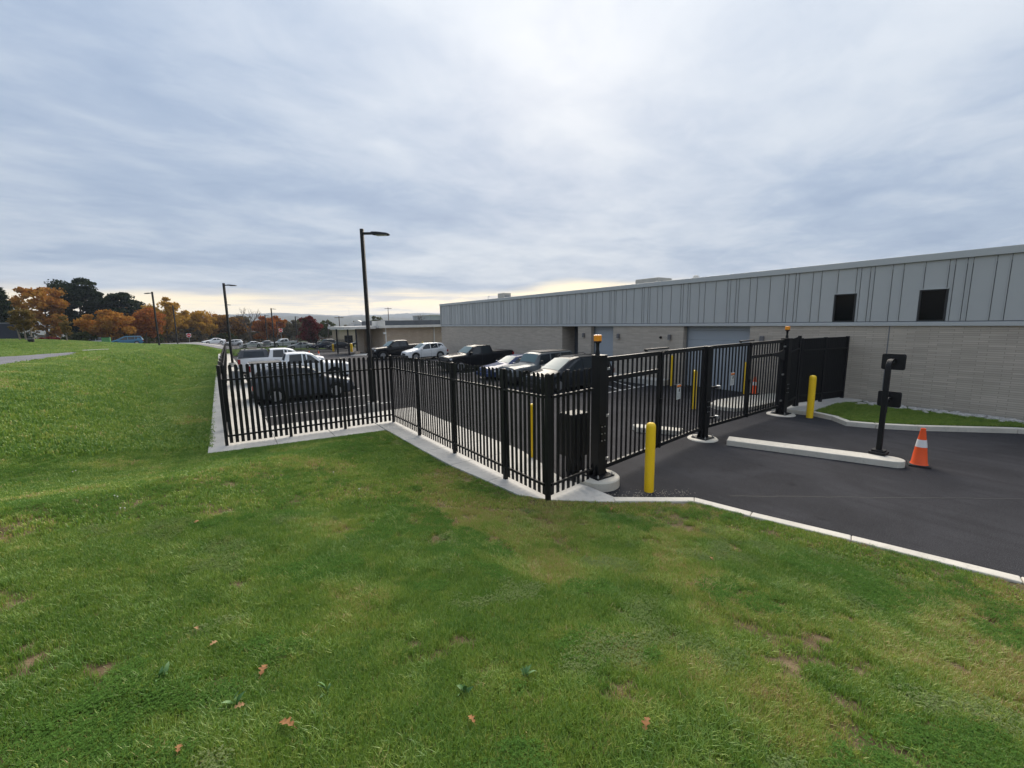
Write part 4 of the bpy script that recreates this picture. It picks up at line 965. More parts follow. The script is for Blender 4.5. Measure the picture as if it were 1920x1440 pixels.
# ------------------------------------------------------------------ trees
def leaf_mat(name, cols, trans=.35):
    mt = bpy.data.materials.new(name); mt.use_nodes = True; t = mt.node_tree; t.nodes.clear()
    g = nd(t, 'ShaderNodeNewGeometry')
    n_ = nd(t, 'ShaderNodeTexNoise', Vector=g.outputs['Position'], Scale=.45, Detail=3.0).outputs[0]
    f = mth(t, 'ADD', mth(t, 'MULTIPLY', g.outputs['Random Per Island'], .5), mth(t, 'MULTIPLY', sstep(t, n_, .3, .7), .5))
    c = ramp(t, f, [(i/(len(cols)-1), cc) for i, cc in enumerate(cols)])
    d = nd(t, 'ShaderNodeBsdfDiffuse', Color=c, Roughness=.5); tr = nd(t, 'ShaderNodeBsdfTranslucent', Color=c)
    mx_ = nd(t, 'ShaderNodeMixShader', i0=trans, i1=d.outputs[0], i2=tr.outputs[0])
    t.links.new(mx_.outputs[0], nd(t, 'ShaderNodeOutputMaterial').inputs[0]); return mt
def quads_mesh(name, cen, size, mat, g, up_bias=0.0, aspect=1.0):
    n = len(cen); a_ = g.normal(size=(n,3)); a_[:,2] += up_bias; a_ /= np.linalg.norm(a_, axis=1, keepdims=True)
    b_ = g.normal(size=(n,3)); b_ -= (a_*b_).sum(1, keepdims=True)*a_; b_ /= np.linalg.norm(b_, axis=1, keepdims=True)
    s_ = (size*g.uniform(.6,1.35,n))[:,None]
    V = np.stack([cen-a_*s_, cen+b_*s_*.62*aspect, cen+a_*s_, cen-b_*s_*.62*aspect], 1).reshape(-1,3)
    me = bpy.data.meshes.new(name); me.vertices.add(4*n); me.vertices.foreach_set('co', V.ravel().astype(np.float32))
    me.loops.add(4*n); me.loops.foreach_set('vertex_index', np.arange(4*n, dtype=np.int32)); me.polygons.add(n)
    me.polygons.foreach_set('loop_start', np.arange(0,4*n,4, dtype=np.int32)); me.update(calc_edges=True); me.validate()
    me.materials.append(mat); return me
def limb_path(g, p, d, L, n=4, wob=.15, lift=.05):
    pts = [Vector(p)]; d = Vector(d).normalized()
    for i in range(n):
        d = (d+Vector((g.normal()*wob, g.normal()*wob, g.normal()*wob+lift))).normalized(); pts.append(pts[-1]+d*(L/n))
    return pts, d
def tree(label, x, y, h, w, mat, seed, nleaf=5000, th=.28, ls=.26, bark=None, name='deciduous_tree', flat=1.0, nclump=34, z=None, trunks=1, sparse=1.0):
    g = np.random.default_rng(seed); z = gz1(x, y) if z is None else z
    t = thing(name, label, 'tree', (x, y, z-.05)); bark = bark or BARK
    tr = MB(); r0_ = max(.06, h*.018); ends = []
    for k in range(trunks):
        ox = 0 if trunks == 1 else (k-.5*(trunks-1))*.5
        top, d = limb_path(g, (ox,0,0), (g.normal()*.04, g.normal()*.04, 1), h*.72, 6, .05, .05)
        tr.tube([(ox,0,-.3)]+top, [r0_*1.5]+list(np.linspace(r0_*1.15, r0_*.25, len(top))), 8)
        for i in range(9):
            f = lerp(th, .95, (i+.5)/9); p = top[0].lerp(top[-1], min(1, f)); a_ = 2.4*i+g.uniform(0,1)
            Lb = w*.5*(1.05-.45*f)*g.uniform(.6,1.0)
            pts, d2 = limb_path(g, p, (math.cos(a_), math.sin(a_), .55), Lb, 4, .18, .06)
            tr.tube(pts, list(np.linspace(r0_*.5*(1.1-f*.5), r0_*.08, 5)), 5)
            ends.append(pts[-1]); ends.append(pts[2])
    tr.build('trunk', bark, t, smooth=50)
    cz_ = h*(th+1)/2; rz_ = h*(1-th)/2
    cl_ = []
    for i in range(nclump):
        u = g.normal(size=3); u /= np.linalg.norm(u); rr = g.uniform(.35,.95)**.6
        zz = u[2]*rr; wz = math.sqrt(max(.05, 1-(zz*.75)**2))
        cl_.append((u[0]*rr*w*.5*wz, u[1]*rr*w*.5*wz, cz_+zz*rz_*.92))
    cl_ = np.array(cl_+[tuple(e) for e in ends if e.z > h*th*.8])
    idx = g.integers(0, len(cl_), nleaf); rad = g.uniform(.5,1.2,len(cl_))*min(w,h)*.115*sparse
    off = g.normal(size=(nleaf,3)); off /= np.linalg.norm(off, axis=1, keepdims=True); off *= (g.uniform(0,1,nleaf)**.45)[:,None]
    cen = cl_[idx]+off*rad[idx][:,None]*np.array([1.2,1.2,.8*flat])
    ob('crown', quads_mesh('crown', cen, ls, mat, g), t); return t
OR1 = leaf_mat('leaves_orange', [(.27,.105,.028),(.38,.165,.034),(.42,.24,.05),(.20,.07,.024)])
OR2 = leaf_mat('leaves_red_orange', [(.20,.052,.022),(.31,.095,.028),(.34,.15,.038),(.15,.042,.02)])
GO1 = leaf_mat('leaves_gold', [(.34,.18,.034),(.48,.28,.045),(.38,.235,.05),(.20,.115,.03)])
BR1 = leaf_mat('leaves_brown_gold', [(.22,.11,.03),(.32,.17,.035),(.16,.085,.028),(.10,.06,.025)])
OL1 = leaf_mat('leaves_olive', [(.17,.12,.045),(.24,.17,.06),(.13,.10,.04)])
MAR = leaf_mat('leaves_maroon', [(.055,.055,.025),(.10,.035,.025),(.17,.025,.035),(.045,.05,.02)])
GRN = leaf_mat('leaves_green', [(.04,.06,.02),(.07,.085,.03),(.09,.08,.03)])
GRY = leaf_mat('leaves_greybrown', [(.09,.08,.055),(.13,.105,.065),(.075,.075,.05)])
REDB = leaf_mat('leaves_red', [(.12,.022,.022),(.19,.035,.032),(.09,.02,.02)])
PIN = leaf_mat('needles', [(.02,.03,.017),(.032,.046,.024),(.05,.06,.032)], .15)
tree('tall orange and yellow tree left of the big dark pine', -32.6, 139, 15.0, 10.0, OR1, 11, 5200, .22, .34, sparse=1.05)
tree('bright orange maple in front of the pine', -19.0, 119, 7.6, 8.8, OR1, 12, 7000, .16, .24, sparse=1.15)
tree('red-orange maple right of the bright orange one', -14.0, 125, 8.4, 8.0, OR2, 13, 6000, .16, .25, sparse=1.15)
tree('tall golden tree behind the lone lamp post', -11.4, 142, 12.0, 10.5, GO1, 14, 6500, .2, .30)
tree('round golden tree beside the thin lamp post', -4.7, 150, 9.0, 8.4, GO1, 15, 6000, .14, .28, sparse=1.15)
tree('brown-gold tree behind the far end of the long fence', 2.1, 158, 10.2, 11.5, BR1, 16, 7500, .14, .30, sparse=1.1)
tree('red-orange tree behind the no-entry sign', 12.6, 151, 9.6, 9.6, OR2, 17, 6500, .14, .29, sparse=1.1)
tree('grey-brown thin tree right of the red-orange tree', 20.8, 169, 8.0, 8.0, GRY, 18, 3500, .15, .30)
tree('round maroon and green maple above the far exit', 18.3, 114.5, 8.0, 5.9, MAR, 19, 7000, .10, .21, sparse=1.25)
tree('green tree right of the maroon maple', 30.7, 163, 7.2, 8.0, GRN, 20, 5000, .12, .28)
tree('green tree rising over the flat canopy roof', 49, 162, 8.8, 6.5, GRN, 21, 4000, .12, .28)
tree('rust brown tree behind the orange maples', -20, 150, 10.5, 11, BR1, 22, 6000, .14, .3)
tree('small olive tree with three pale trunks on the bank', -20.0, 77.5, 4.6, 1.9, OL1, 23, 3600, .30, .12, BARK_L, z=None, trunks=3, sparse=1.2)
tree('slim olive tree with one pale trunk on the bank', -17.0, 80.3, 3.7, 1.25, OL1, 24, 2000, .27, .11, BARK_L, sparse=1.2)
tree('low red shrub hedge at the foot of the tall trees', -25.4, 108, 1.7, 6.5, REDB, 25, 3500, .02, .18, name='red_shrub', sparse=1.6, flat=.7)
tree('dark green shrub between the pine and the orange maple', -23, 116, 3.0, 6.0, GRN, 26, 3000, .03, .2, name='dark_shrub', sparse=1.4)
tree('olive shrub under the golden trees', -9, 137, 2.5, 7.0, GRY, 27, 2600, .03, .2, name='low_shrub', sparse=1.5)
def conifer(label, x, y, h, w, seed, style):
    g = np.random.default_rng(seed); z = gz1(x, y); t = thing('pine_tree', label, 'tree', (x, y, z-.05)); tr = MB()
    tr.tube([(0,0,-.3),(0,0,h*.5),(.1,0,h*.97)], [h*.026,h*.018,.05], 8); cen = []
    nb = 46
    for i in range(nb):
        f = lerp(.10, .98, i/nb); a_ = 2.4*i+g.uniform(0,.6)
        prof = (math.sin(min(1,(f-.05)/.55)*math.pi/2)*(1-max(0,(f-.62)/.38)**1.5*.8)) if style == 'plume' else (1.05-f)
        Lb = w*.5*prof*g.uniform(.55,1.12)
        if style == 'plume' and .3 < f < .45 and i % 3 == 0: Lb *= .5
        pts, d = limb_path(g, (0,0,h*f*.97), (math.cos(a_), math.sin(a_), .18 if style == 'plume' else -.05), max(.4,Lb), 4, .10, .05)
        tr.tube(pts, list(np.linspace(.11*(1.1-f),.02,5)), 5)
        m_ = int(170+Lb*130); tt = g.uniform(.25,1.05,m_)**.7
        pa = np.array([tuple(p) for p in pts]); q = np.stack([np.interp(tt, np.linspace(0,1,5), pa[:,k]) for k in range(3)], 1)
        sp_ = .40+.13*Lb; q += g.normal(size=(m_,3))*np.array([sp_*.55,sp_*.55,sp_*.30]); cen.append(q)
    tr.build('trunk', BARK, t, smooth=50); cen = np.vstack(cen)
    ob('crown', quads_mesh('crown', cen, .26, PIN, g, .6, .55), t)
for k, (x_, y_, h_, w_, mt_, lb) in enumerate((
  (-26,168,9,10,BR1,'brown tree between the pine and the court fence'),(-15.5,172,11,11,GO1,'yellow-brown tree filling the gap behind the two maples'),(-8,176,9.5,10,BR1,'brown tree behind the tall golden tree'),
  (-1.5,180,10,10,OR1,'orange tree behind the round golden tree'),(6.5,176,9.5,9,GRY,'grey-brown tree behind the bare spreading tree'),(17,184,9,10,BR1,'brown tree between the red-orange tree and the maroon maple'),(26,180,8.5,9,GRN,'dull green tree behind the maroon maple'))):
    tree(lb, x_, y_, h_+.6, w_, mt_, 60+k, 4500, .10, .32, sparse=1.2)
for k, (x_, y_, w_, lb) in enumerate(((-24,128,7,'dark shrub under the tall orange tree'),(-15,133,8,'dark shrub under the two maples'),(-7,146,8,'dark shrub under the golden trees'),(.5,152,8,'dark shrub at the foot of the brown-gold tree'),(9,156,8,'dark shrub at the foot of the red-orange tree'))):
    tree(lb, x_, y_, 3.2, w_, GRN if k % 2 else GRY, 80+k, 2600, .03, .24, name='dark_shrub', sparse=1.5)
def pine(label, x, y, h, w, seed, n):
    t = tree(label, x, y, h, w, PIN, seed, n, .14, .27, name='pine_tree', flat=.7, nclump=80, sparse=1.15); return t
pine('big dark pine with broad rounded crown on the left skyline', -28.6, 148, 18.0, 12.0, 31, 30000)
pine('lower dark pine leaning out right of the big pine', -21.2, 150, 14.4, 11.5, 36, 22000)
conifer('dark conifer at the left edge of the view', -33.7, 121, 12.2, 7.0, 33, 'cone')
def bare(label, x, y, h, seed, depth=5, spread=.55):
    g = np.random.default_rng(seed); t = thing('bare_tree', label, 'tree', (x, y, gz1(x, y)-.05)); mb = MB()
    def grow(p, d, L, r_, k):
        pts, d2 = limb_path(g, p, d, L, 3, .10, .04); mb.tube(pts, list(np.linspace(r_, r_*.62, 4)), 5 if k > 2 else 3, False)
        if k == 0: return
        for i in range(3 if k > 1 else 2):
            dn = (d2+Vector((g.normal()*spread, g.normal()*spread, g.normal()*spread*.5+.12))).normalized(); grow(pts[-1] if i else pts[2], dn, L*g.uniform(.6,.8), r_*.58, k-1)
    grow(Vector((0,0,0)), Vector((0,0,1)), h*.30, h*.026, depth); mb.build('trunk', BARK, t)
bare('bare spreading tree between the brown-gold and red-orange trees', 7.4, 147, 13.0, 41)
bare('small bare tree behind the grey far building', 46.8, 115, 9.5, 43, 5)
bare('thin bare tree left of the maroon maple', 24.5, 158, 9.0, 45)

# ------------------------------------------------------------------ far buildings, signs, utility poles
tb = thing('tan_building', 'tan brick building with flat dark roof edge past the parked pickups', 'building', (19.2,60,0))
MB().box(0,20,0,12,-1.5,2.95).build('wall', BRICK_T, tb)
MB().box(-.9,20.2,-.9,12.2,2.951,3.30).build('eaves', ROOFW, tb, bevel=.02)
MB().box(.2,20,.2,12,3.301,4.0).build('roof_edge', DARKROOF, tb, bevel=.02)
MB().chbox(-.9,.18,-.2,2.5,3.301,3.95,.03).build('sign_box', ROOFW, tb)
for x_ in (.15,7.6): MB().box(x_,x_+.14,-.16,-.02,-1.0,2.94).build('downpipe', ROOFW, tb)
for x_ in (-.15,8.9): MB().chbox(x_,x_+.35,-.45,-.02,2.1,2.35,.03).build('wall_lamp', WHITEP, tb)
cn = thing('entrance_canopy', 'flat pale canopy on dark posts left of the tan building', 'canopy', (13.9,62,0))
MB().box(0,4.35,-1.5,9,2.86,3.22).build('roof', ROOFW, cn, bevel=.03)
for x_, y_ in ((.6,-.9),(1.7,-.9),(.6,6),(3.6,-.9)):
    MB().box(x_-.09,x_+.09,y_-.09,y_+.09,-1.3,2.859).build('post', BLACK2, cn)
MB().box(1.4,2.0,-1.2,-.6,-1.3,-.2).build('plinth', BRICK_T, cn)
MB().box(4.05,4.3,4,8.5,-1.3,2.85).build('end_wall', BRICK_T, cn)
ap = _sr('entrance_paving')
MB().prism([(11.4,52.5,-.38),(19,49,-.30),(21,50,-.3),(21,60,-.55),(13.5,66,-.85),(11.2,57,-.55)], -1.5, 0).build('slab', CONC, ap, bevel=.03)
gb = thing('grey_building', 'pale grey flat-roofed building far behind the tan building', 'building', (52,118,-1))
MB().box(0,22,0,14,-3,6.8).build('wall', GREYB, gb); MB().box(-.2,22.2,-.2,14.2,6.801,7.05).build('parapet', ROOFW, gb)
for k in range(5): MB().box(1.5+4*k,3.7+4*k,-.06,-.001,3.2,4.9).build('window', GLASSD, gb)
hs = thing('gabled_house', 'house with a white gable seen over the canopy roof', 'house', (38.5,148,-2), -.35)
MB().box(-5,5,0,9,-2,4.2).build('wall', M('house_wall', (.42,.38,.33), .8), hs)
MB().add([(-5.4,-.4,4.2),(5.4,-.4,4.2),(0,-.4,7.0),(-5.4,9.4,4.2),(5.4,9.4,4.2),(0,9.4,7.0)],[(0,1,2),(3,5,4),(0,2,5,3),(1,4,5,2),(0,3,4,1)]).build('roof', ROOFW, hs)
MB().box(-1,1,-.46,-.41,4.6,5.6).build('gable_vent', GREYB, hs)
for k in (-3,1.6): MB().box(k,k+1.4,-.06,-.001,1.2,2.8).build('window', GLASSD, hs)
st = thing('brick_store', 'low brown brick store beyond the canopy', 'building', (24.5,112,-1.8))
MB().box(0,16,0,8,-1,4.0).build('wall', BRICK_T, st); MB().box(-.4,16.4,-.6,8.2,4.001,4.5).build('eaves', ROOFW, st)
for k in range(4): MB().box(1.2+3.8*k,3.2+3.8*k,-.05,-.001,.4,2.6).build('window', GLASSD, st)
def sign_ne(label, x, y, z, hh):
    s_ = thing('road_sign', label, 'sign', (x, y, z), -.25)
    MB().tube([(0,0,-.3),(0,0,hh)], .04, 6).build('pole', STEEL, s_)
    MB().chbox(-.42,.42,-.06,-.03,hh-.75,hh+.09,.01).build('plate', WHITEP, s_)
    MB().lathe([(0,-.064),(.40,-.064),(.40,-.0601)], 24, (0,0,hh-.33), 'y').build('disc', SIGNR, s_)
    MB().box(-.28,.28,-.068,-.0645,hh-.39,hh-.27).build('bar', WHITEP, s_)
sign_ne('red and white no-entry sign on a pole above the far white pickup', 12.3, 118.5, -1.7, 4.4)
sign_ne('small red no-entry sign beside the golden trees at the far road', -6.0, 121, -.3, 2.3)
def util(label, x, y, h, arms=True):
    u_ = thing('utility_pole', label, 'utility pole', (x, y, gz1(x, y)), -.4)
    MB().tube([(0,0,-.5),(0,0,h)], [.17,.12], 8).build('pole', BARK, u_)
    if arms:
        MB().box(-1.3,1.3,-.06,.06,h-.5,h-.32).build('crossarm', BARK, u_)
        for k in (-1.1,-.5,.5,1.1): MB().lathe([(.05,0),(.06,.08),(.03,.16),(0,.17)], 8, (k,0,h-.319)).build('insulator', WHITEP, u_)
util('brown utility pole with crossarm above the tan building', 53.3, 160, 11.5)
util('pale thin utility pole right of the maroon maple', 23.6, 120, 6.6, False)
util('thin dark utility pole left of the gabled house', 30.5, 138, 7.8)
tw = thing('radio_mast', 'thin radio mast on the far hills', 'mast', (560,2300,20))
MB().tube([(0,0,0),(0,0,75)], [1.0,.35], 4).build('mast', STEEL, tw)
# dark windscreen round a court at the left edge, on posts
sf = thing('court_fence', 'dark mesh court fence behind the bank at the left edge', 'fence', (-41,112,gz1(-41,112)))
MB().box(-24,11.4,-.02,.02,.1,4.6).build('mesh_screen', SCREEN, sf)
for k in range(12): MB().tube([(-24+3.21*k,.08,-.3),(-24+3.21*k,.08,4.9)], .05, 6).build('post', BLACK2, sf)
for z_ in (2.6,4.65): MB().tube([(-24,.08,z_),(11.4,.08,z_)], .035, 6).build('rail', STEEL, sf)
bn = thing('litter_bin', 'small dark bin at the foot of the olive tree', 'bin', (-18.6,73.6,gz1(-18.6,73.6)))
MB().lathe([(.26,0),(.31,.58),(.33,.59),(.33,.64),(.08,.76),(0,.76)], 14).build('body', BLACK2, bn, smooth=35); MB().lathe([(.32,.44),(.32,.48)], 14).build('hoop', STEEL, bn)
dm = thing('recycling_container', 'small green container beside the blue van', 'container', (-18.3,111.5,gz1(-18.3,111.5)))
MB().chbox(-.6,.6,-.5,.5,.1,1.7,.05).build('body', M('green_paint', (.06,.22,.06), .5), dm); MB().box(-.62,.62,-.52,.52,1.701,1.78).build('lid', BLACK2, dm)
fk = tag(MB().box(-.9,.9,-.12,.12,-.2,.16).build('kerb_block', CURB, loc=(-9.9,55.3,gz1(-9.9,55.3)), bevel=.02), 'pale concrete kerb block at the end of the footpath', 'kerb block'); fk.rotation_euler = (0,0,R(20))
tr_ = thing('valve_box', 'small grey utility box beside the tail of the capped pickup', 'utility box', (.55,30.5,-.05))
MB().chbox(-.22,.22,-.22,.22,0,.9,.02).build('housing', CONC, tr_); MB().box(-.17,.17,-.226,-.2205,.2,.8).build('door', GREYB, tr_)

# distant wood and hills
g = np.random.default_rng(77); cs = []
for i in range(900):
    a_ = g.uniform(-60,75); r_ = g.uniform(230,1000)**1.0
    x_ = math.sin(R(a_))*r_; y_ = math.cos(R(a_))*r_
    hh = g.uniform(4,8)+r_*.006; z_ = float(Pf(np.array(x_), np.array(y_))); m_ = 60
    o_ = g.normal(size=(m_,3))*np.array([hh*.35,hh*.35,hh*.26])+np.array([x_,y_,z_+hh*.5]); cs.append(o_)
cs = np.vstack(cs)
WOOD = leaf_mat('distant_leaves', [(.045,.05,.025),(.08,.065,.03),(.12,.07,.03),(.05,.06,.03)], .1)
wd_ = ob('distant_wood', quads_mesh('distant_wood', cs, 1.6, WOOD, g)); tag(wd_, 'far mass of autumn woodland in the valley', 'woodland', kind='stuff')
HILLM = M('hill_woodland', (.045,.055,.03), 1.0, noise=.8, nscale=.02, col2=(.075,.06,.035), spec=.05)
def hills(name, r0_, r1_, base, hgt_, seed, n=420):
    mb = MB(); V = []; az = np.linspace(-75, 95, n)
    prof = fbm(az*1.0, az*0+seed, .12, seed, 4); fine = fbm(az, az*0+3, 2.6, seed+9, 3)
    rr = [r0_, lerp(r0_,r1_,.35), lerp(r0_,r1_,.7), r1_, r1_*1.12]; hs_ = [0,.35,.75,1,.6]
    for i in range(n):
        H_ = hgt_*(.62+.55*prof[i])
        for r_, f in zip(rr, hs_):
            V.append((math.sin(R(az[i]))*r_, math.cos(R(az[i]))*r_, base+H_*f+(fine[i]-.5)*9*f))
    mb.add(V, [(i*5+j,(i+1)*5+j,(i+1)*5+j+1,i*5+j+1) for i in range(n-1) for j in range(4)])
    tag(mb.build(name, HILLM, smooth=80), kind='structure')
hills('hills', 1300, 2500, -35, 92, 4)
hills('far_hills', 2600, 3600, -20, 112, 8)

# ------------------------------------------------------------------ grass
def blade_mat():
    mt = bpy.data.materials.new('grass_blades'); mt.use_nodes = True; t = mt.node_tree; t.nodes.clear()
    at_ = nd(t, 'ShaderNodeAttribute'); at_.attribute_type = 'INSTANCER'; at_.attribute_name = 'tint'
    g_ = nd(t, 'ShaderNodeNewGeometry'); f = mth(t, 'ADD', at_.outputs['Fac'], mth(t, 'MULTIPLY', mth(t, 'SUBTRACT', g_.outputs['Random Per Island'], .5), .34))
    c = ramp(t, f, [(0.0,(.095,.200,.028)),(.25,(.190,.300,.042)),(.5,(.295,.370,.068)),(.68,(.36,.345,.09)),(.82,(.48,.37,.17)),(1.0,(.36,.23,.12))])
    d = nd(t, 'ShaderNodeBsdfDiffuse', Color=c); tr = nd(t, 'ShaderNodeBsdfTranslucent', Color=c); gl = nd(t, 'ShaderNodeBsdfGlossy', Color=(1,1,1,1), Roughness=.45)
    m1 = nd(t, 'ShaderNodeMixShader', i0=.24, i1=d.outputs[0], i2=tr.outputs[0]); m2 = nd(t, 'ShaderNodeMixShader', i0=.035, i1=m1.outputs[0], i2=gl.outputs[0])
    t.links.new(m2.outputs[0], nd(t, 'ShaderNodeOutputMaterial').inputs[0]); return mt
BLADE = blade_mat()
CLOV = leaf_mat('clover_leaves', [(.085,.18,.035),(.125,.24,.05),(.07,.145,.03)], .3)
SILV = leaf_mat('silvery_weed', [(.12,.18,.05),(.17,.23,.08),(.23,.26,.12)], .2)
FLOW = M('clover_flower', (.62,.62,.52), .9)
tufts = bpy.data.collections.new('turf_pieces')
def tuft(i, n, rad, hmin, hmax, wd, lean, seed):
    g = np.random.default_rng(seed); mb = MB()
    for k in range(n):
        a_ = g.uniform(0,6.28); rr = rad*math.sqrt(g.uniform(0,1)); bx, by = rr*math.cos(a_), rr*math.sin(a_)
        h_ = g.uniform(hmin,hmax); d_ = g.uniform(0,6.28); le = abs(g.normal())*lean*h_; w_ = wd*g.uniform(.7,1.3); sa = d_+1.57+g.normal()*.3
        sx, sy = math.cos(sa)*w_/2, math.sin(sa)*w_/2; lx, ly = math.cos(d_)*le, math.sin(d_)*le
        mb.add([(bx-sx,by-sy,-.01),(bx+sx,by+sy,-.01),(bx+lx*.3+sx*.9,by+ly*.3+sy*.9,h_*.55),(bx+lx*.3-sx*.9,by+ly*.3-sy*.9,h_*.55),(bx+lx,by+ly,h_*.95)],[(0,1,2,3),(3,2,4)])
    o = bpy.data.objects.new('tuft_%d' % i, mb.mesh('tuft', BLADE)); tufts.objects.link(o)
for i in range(4): tuft(i, 34, .075, .03, .085, .0046, .55, 100+i)         # 0-3 lawn
tuft(4, 20, .06, .04, .095, .006, .85, 110)                                  # 4 longer clump
def clover(i, mat, n, rad, hmin, hmax, ls_, seed, tri=3):
    g = np.random.default_rng(seed); mb = MB()
    for k in range(n):
        a_ = g.uniform(0,6.28); rr = rad*math.sqrt(g.uniform(0,1)); bx, by = rr*math.cos(a_), rr*math.sin(a_); h_ = g.uniform(hmin,hmax); s_ = ls_*g.uniform(.7,1.3); b0 = g.uniform(0,6.28)
        for j in range(tri):
            an = b0+j*2*math.pi/tri; c_, q_ = math.cos(an), math.sin(an); tz = g.normal()*.25*s_
            mb.add([(bx,by,h_),(bx+c_*s_*.6-q_*s_*.45,by+q_*s_*.6+c_*s_*.45,h_+tz*.5),(bx+c_*s_*1.1,by+q_*s_*1.1,h_+tz),(bx+c_*s_*.6+q_*s_*.45,by+q_*s_*.6-c_*s_*.45,h_-tz*.2)],[(0,3,2,1)])
        mb.add([(bx-.001,by,0),(bx+.001,by,0),(bx,by,h_)],[(0,1,2)])
    o = bpy.data.objects.new('tuft_%d' % i, mb.mesh('tuft', mat)); tufts.objects.link(o)
clover(5, CLOV, 22, .10, .03, .065, .013, 120); clover(6, SILV, 26, .10, .015, .055, .009, 121, 5)
tuft(7, 30, .22, .022, .05, .013, .6, 130)                                    # 7 coarse, for distance
mbf = MB()
for k in range(2):
    mbf.lathe([(0,0),(.008,.004),(.011,.012),(.008,.02),(0,.024)], 7, (.04*k-.02,.03*k,.065+.015*k)).tube([(.04*k-.02,.03*k,0),(.04*k-.02,.03*k,.066+.015*k)], .0012, 3)
o = bpy.data.objects.new('tuft_8', mbf.mesh('tuft', FLOW)); tufts.objects.link(o)
pts = []
def scatter(n, rmin, rmax, a0, a1, sc, idxf):
    a_ = rng.uniform(R(a0), R(a1), n); r_ = np.sqrt(rng.uniform(rmin**2, rmax**2, n)); x = np.sin(a_)*r_; y = np.cos(a_)*r_
    d, ze, ins = edge_info(x, y); k = (~ins) & (d > .012)
    # trim tufts on the footpath
    k &= ~((x < -7) & (y > 10) & (y < 54) & (np.abs(x-np.interp(y,[12,47,53],[-12,-11.8,-10.9])) < np.interp(y,[46,53],[2.8,.6])))
    x, y, d = x[k], y[k], d[k]; z = ground_z(x, y)
    dry = np.clip((fbm(x, y, .9, 21)-.50)*3.2+np.clip((x-1.3)/4.2, -.30, .62)+np.clip((fbm(x, y, .28, 25)-.52)*2.5, -.3, .5), 0, 1)
    bare_ = np.clip((fbm(x, y, 2.6, 31)-.58)*5+(fbm(x, y, 9.0, 33)-.5)*1.6+dry*.58-.15, 0, .90)
    keep = rng.uniform(0,1,len(x)) > bare_
    x, y, z, d, dry = x[keep], y[keep], z[keep], d[keep], dry[keep]
    tint = .145+.36*(fbm(x, y, 3.4, 41)-.5)+.26*(fbm(x, y, .5, 43)-.5)+dry*.36+rng.normal(0,.12,len(x))+np.where(rng.uniform(0,1,len(x)) < .04+.16*dry, .38, 0)
    pts.append((x, y, z, np.clip(tint,0,1), sc*rng.uniform(.75,1.25,len(x))*np.interp(d,[0,.1,.35,1.0],[.62,.7,.9,1]), idxf(x, y, dry)))
def idx_near(x, y, dry):
    u = rng.uniform(0,1,len(x)); i_ = rng.integers(0,4,len(x))
    cm = fbm(x, y, 1.1, 51); sm_ = fbm(x, y, 1.6, 61)
    i_ = np.where((cm > .60) & (u < .45), 5, i_); i_ = np.where((sm_ > .70) & (u < .35), 6, i_)
    i_ = np.where((fbm(x, y, 2.8, 71) > .57) & (u > .5) & (u < .85), 4, i_); 
    return i_
def idx_far(x, y, dry):
    u = rng.uniform(0,1,len(x)); return np.where(u > .9997, 8, np.where((fbm(x, y, 1.1, 51) > .6) & (u < .4), 5, np.where(u < .5, 7, rng.integers(0,4,len(x)))))
scatter(30000, .3, 3.2, -50, 125, .66, idx_near)
scatter(70000, 3.2, 7.0, -35, 100, .70, idx_near)
scatter(64000, 7.0, 15.0, -28, 95, .85, idx_far)
scatter(60000, 15.0, 36.0, -24, 20, 1.6, lambda x, y, dry: np.full(len(x), 7))
scatter(46000, 36.0, 88.0, -24, 8, 2.7, lambda x, y, dry: np.full(len(x), 7))
X_, Y_, Z_, T_, S_, I_ = [np.concatenate([p[i] for p in pts]) for i in range(6)]
# the small island lawn by the wall
n = 5000; x = rng.uniform(16.6,20.0,n); y = rng.uniform(-.2,6.0,n)
ip = np.array(ISL); ins = np.zeros(n, bool)
for i in range(len(ip)):
    (x1,y1),(x2,y2) = ip[i], ip[(i+1)%len(ip)]
    ins ^= ((y1 > y) != (y2 > y)) & (x < (x2-x1)*(y-y1)/((y2-y1) if y2 != y1 else 1e-9)+x1)
x, y = x[ins], y[ins]; z = isl_z(x, y)
X_ = np.r_[X_,x]; Y_ = np.r_[Y_,y]; Z_ = np.r_[Z_,z]; T_ = np.r_[T_, np.clip(.28+rng.normal(0,.1,len(x)),0,1)]; S_ = np.r_[S_, np.full(len(x), .9)]; I_ = np.r_[I_, rng.integers(0,4,len(x))]
N_ = len(X_); gp = bpy.data.meshes.new('grass'); gp.vertices.add(N_); gp.vertices.foreach_set('co', np.column_stack([X_,Y_,Z_]).ravel().astype(np.float32))
for nm_, ty_, arr in (('tint','FLOAT',T_),('scl','FLOAT',S_),('rotz','FLOAT',rng.uniform(0,6.28,N_)),('pick','INT',I_)):
    at_ = gp.attributes.new(nm_, ty_, 'POINT'); at_.data.foreach_set('value', arr.astype(np.int32 if ty_ == 'INT' else np.float32))
go = tag(ob('grass', gp), 'mown grass with clover and dry patches covering the bank', 'grass', kind='stuff')
ng = bpy.data.node_groups.new('grass_scatter', 'GeometryNodeTree')
ng.interface.new_socket('Geometry', in_out='INPUT', socket_type='NodeSocketGeometry'); ng.interface.new_socket('Geometry', in_out='OUTPUT', socket_type='NodeSocketGeometry')
gi = ng.nodes.new('NodeGroupInput'); gout = ng.nodes.new('NodeGroupOutput'); iop = ng.nodes.new('GeometryNodeInstanceOnPoints')
ci = ng.nodes.new('GeometryNodeCollectionInfo'); ci.inputs['Collection'].default_value = tufts; ci.inputs['Separate Children'].default_value = True; ci.inputs['Reset Children'].default_value = True
def nat(nm_, ty_):
    n_ = ng.nodes.new('GeometryNodeInputNamedAttribute'); n_.data_type = ty_; n_.inputs['Name'].default_value = nm_; return n_.outputs['Attribute']
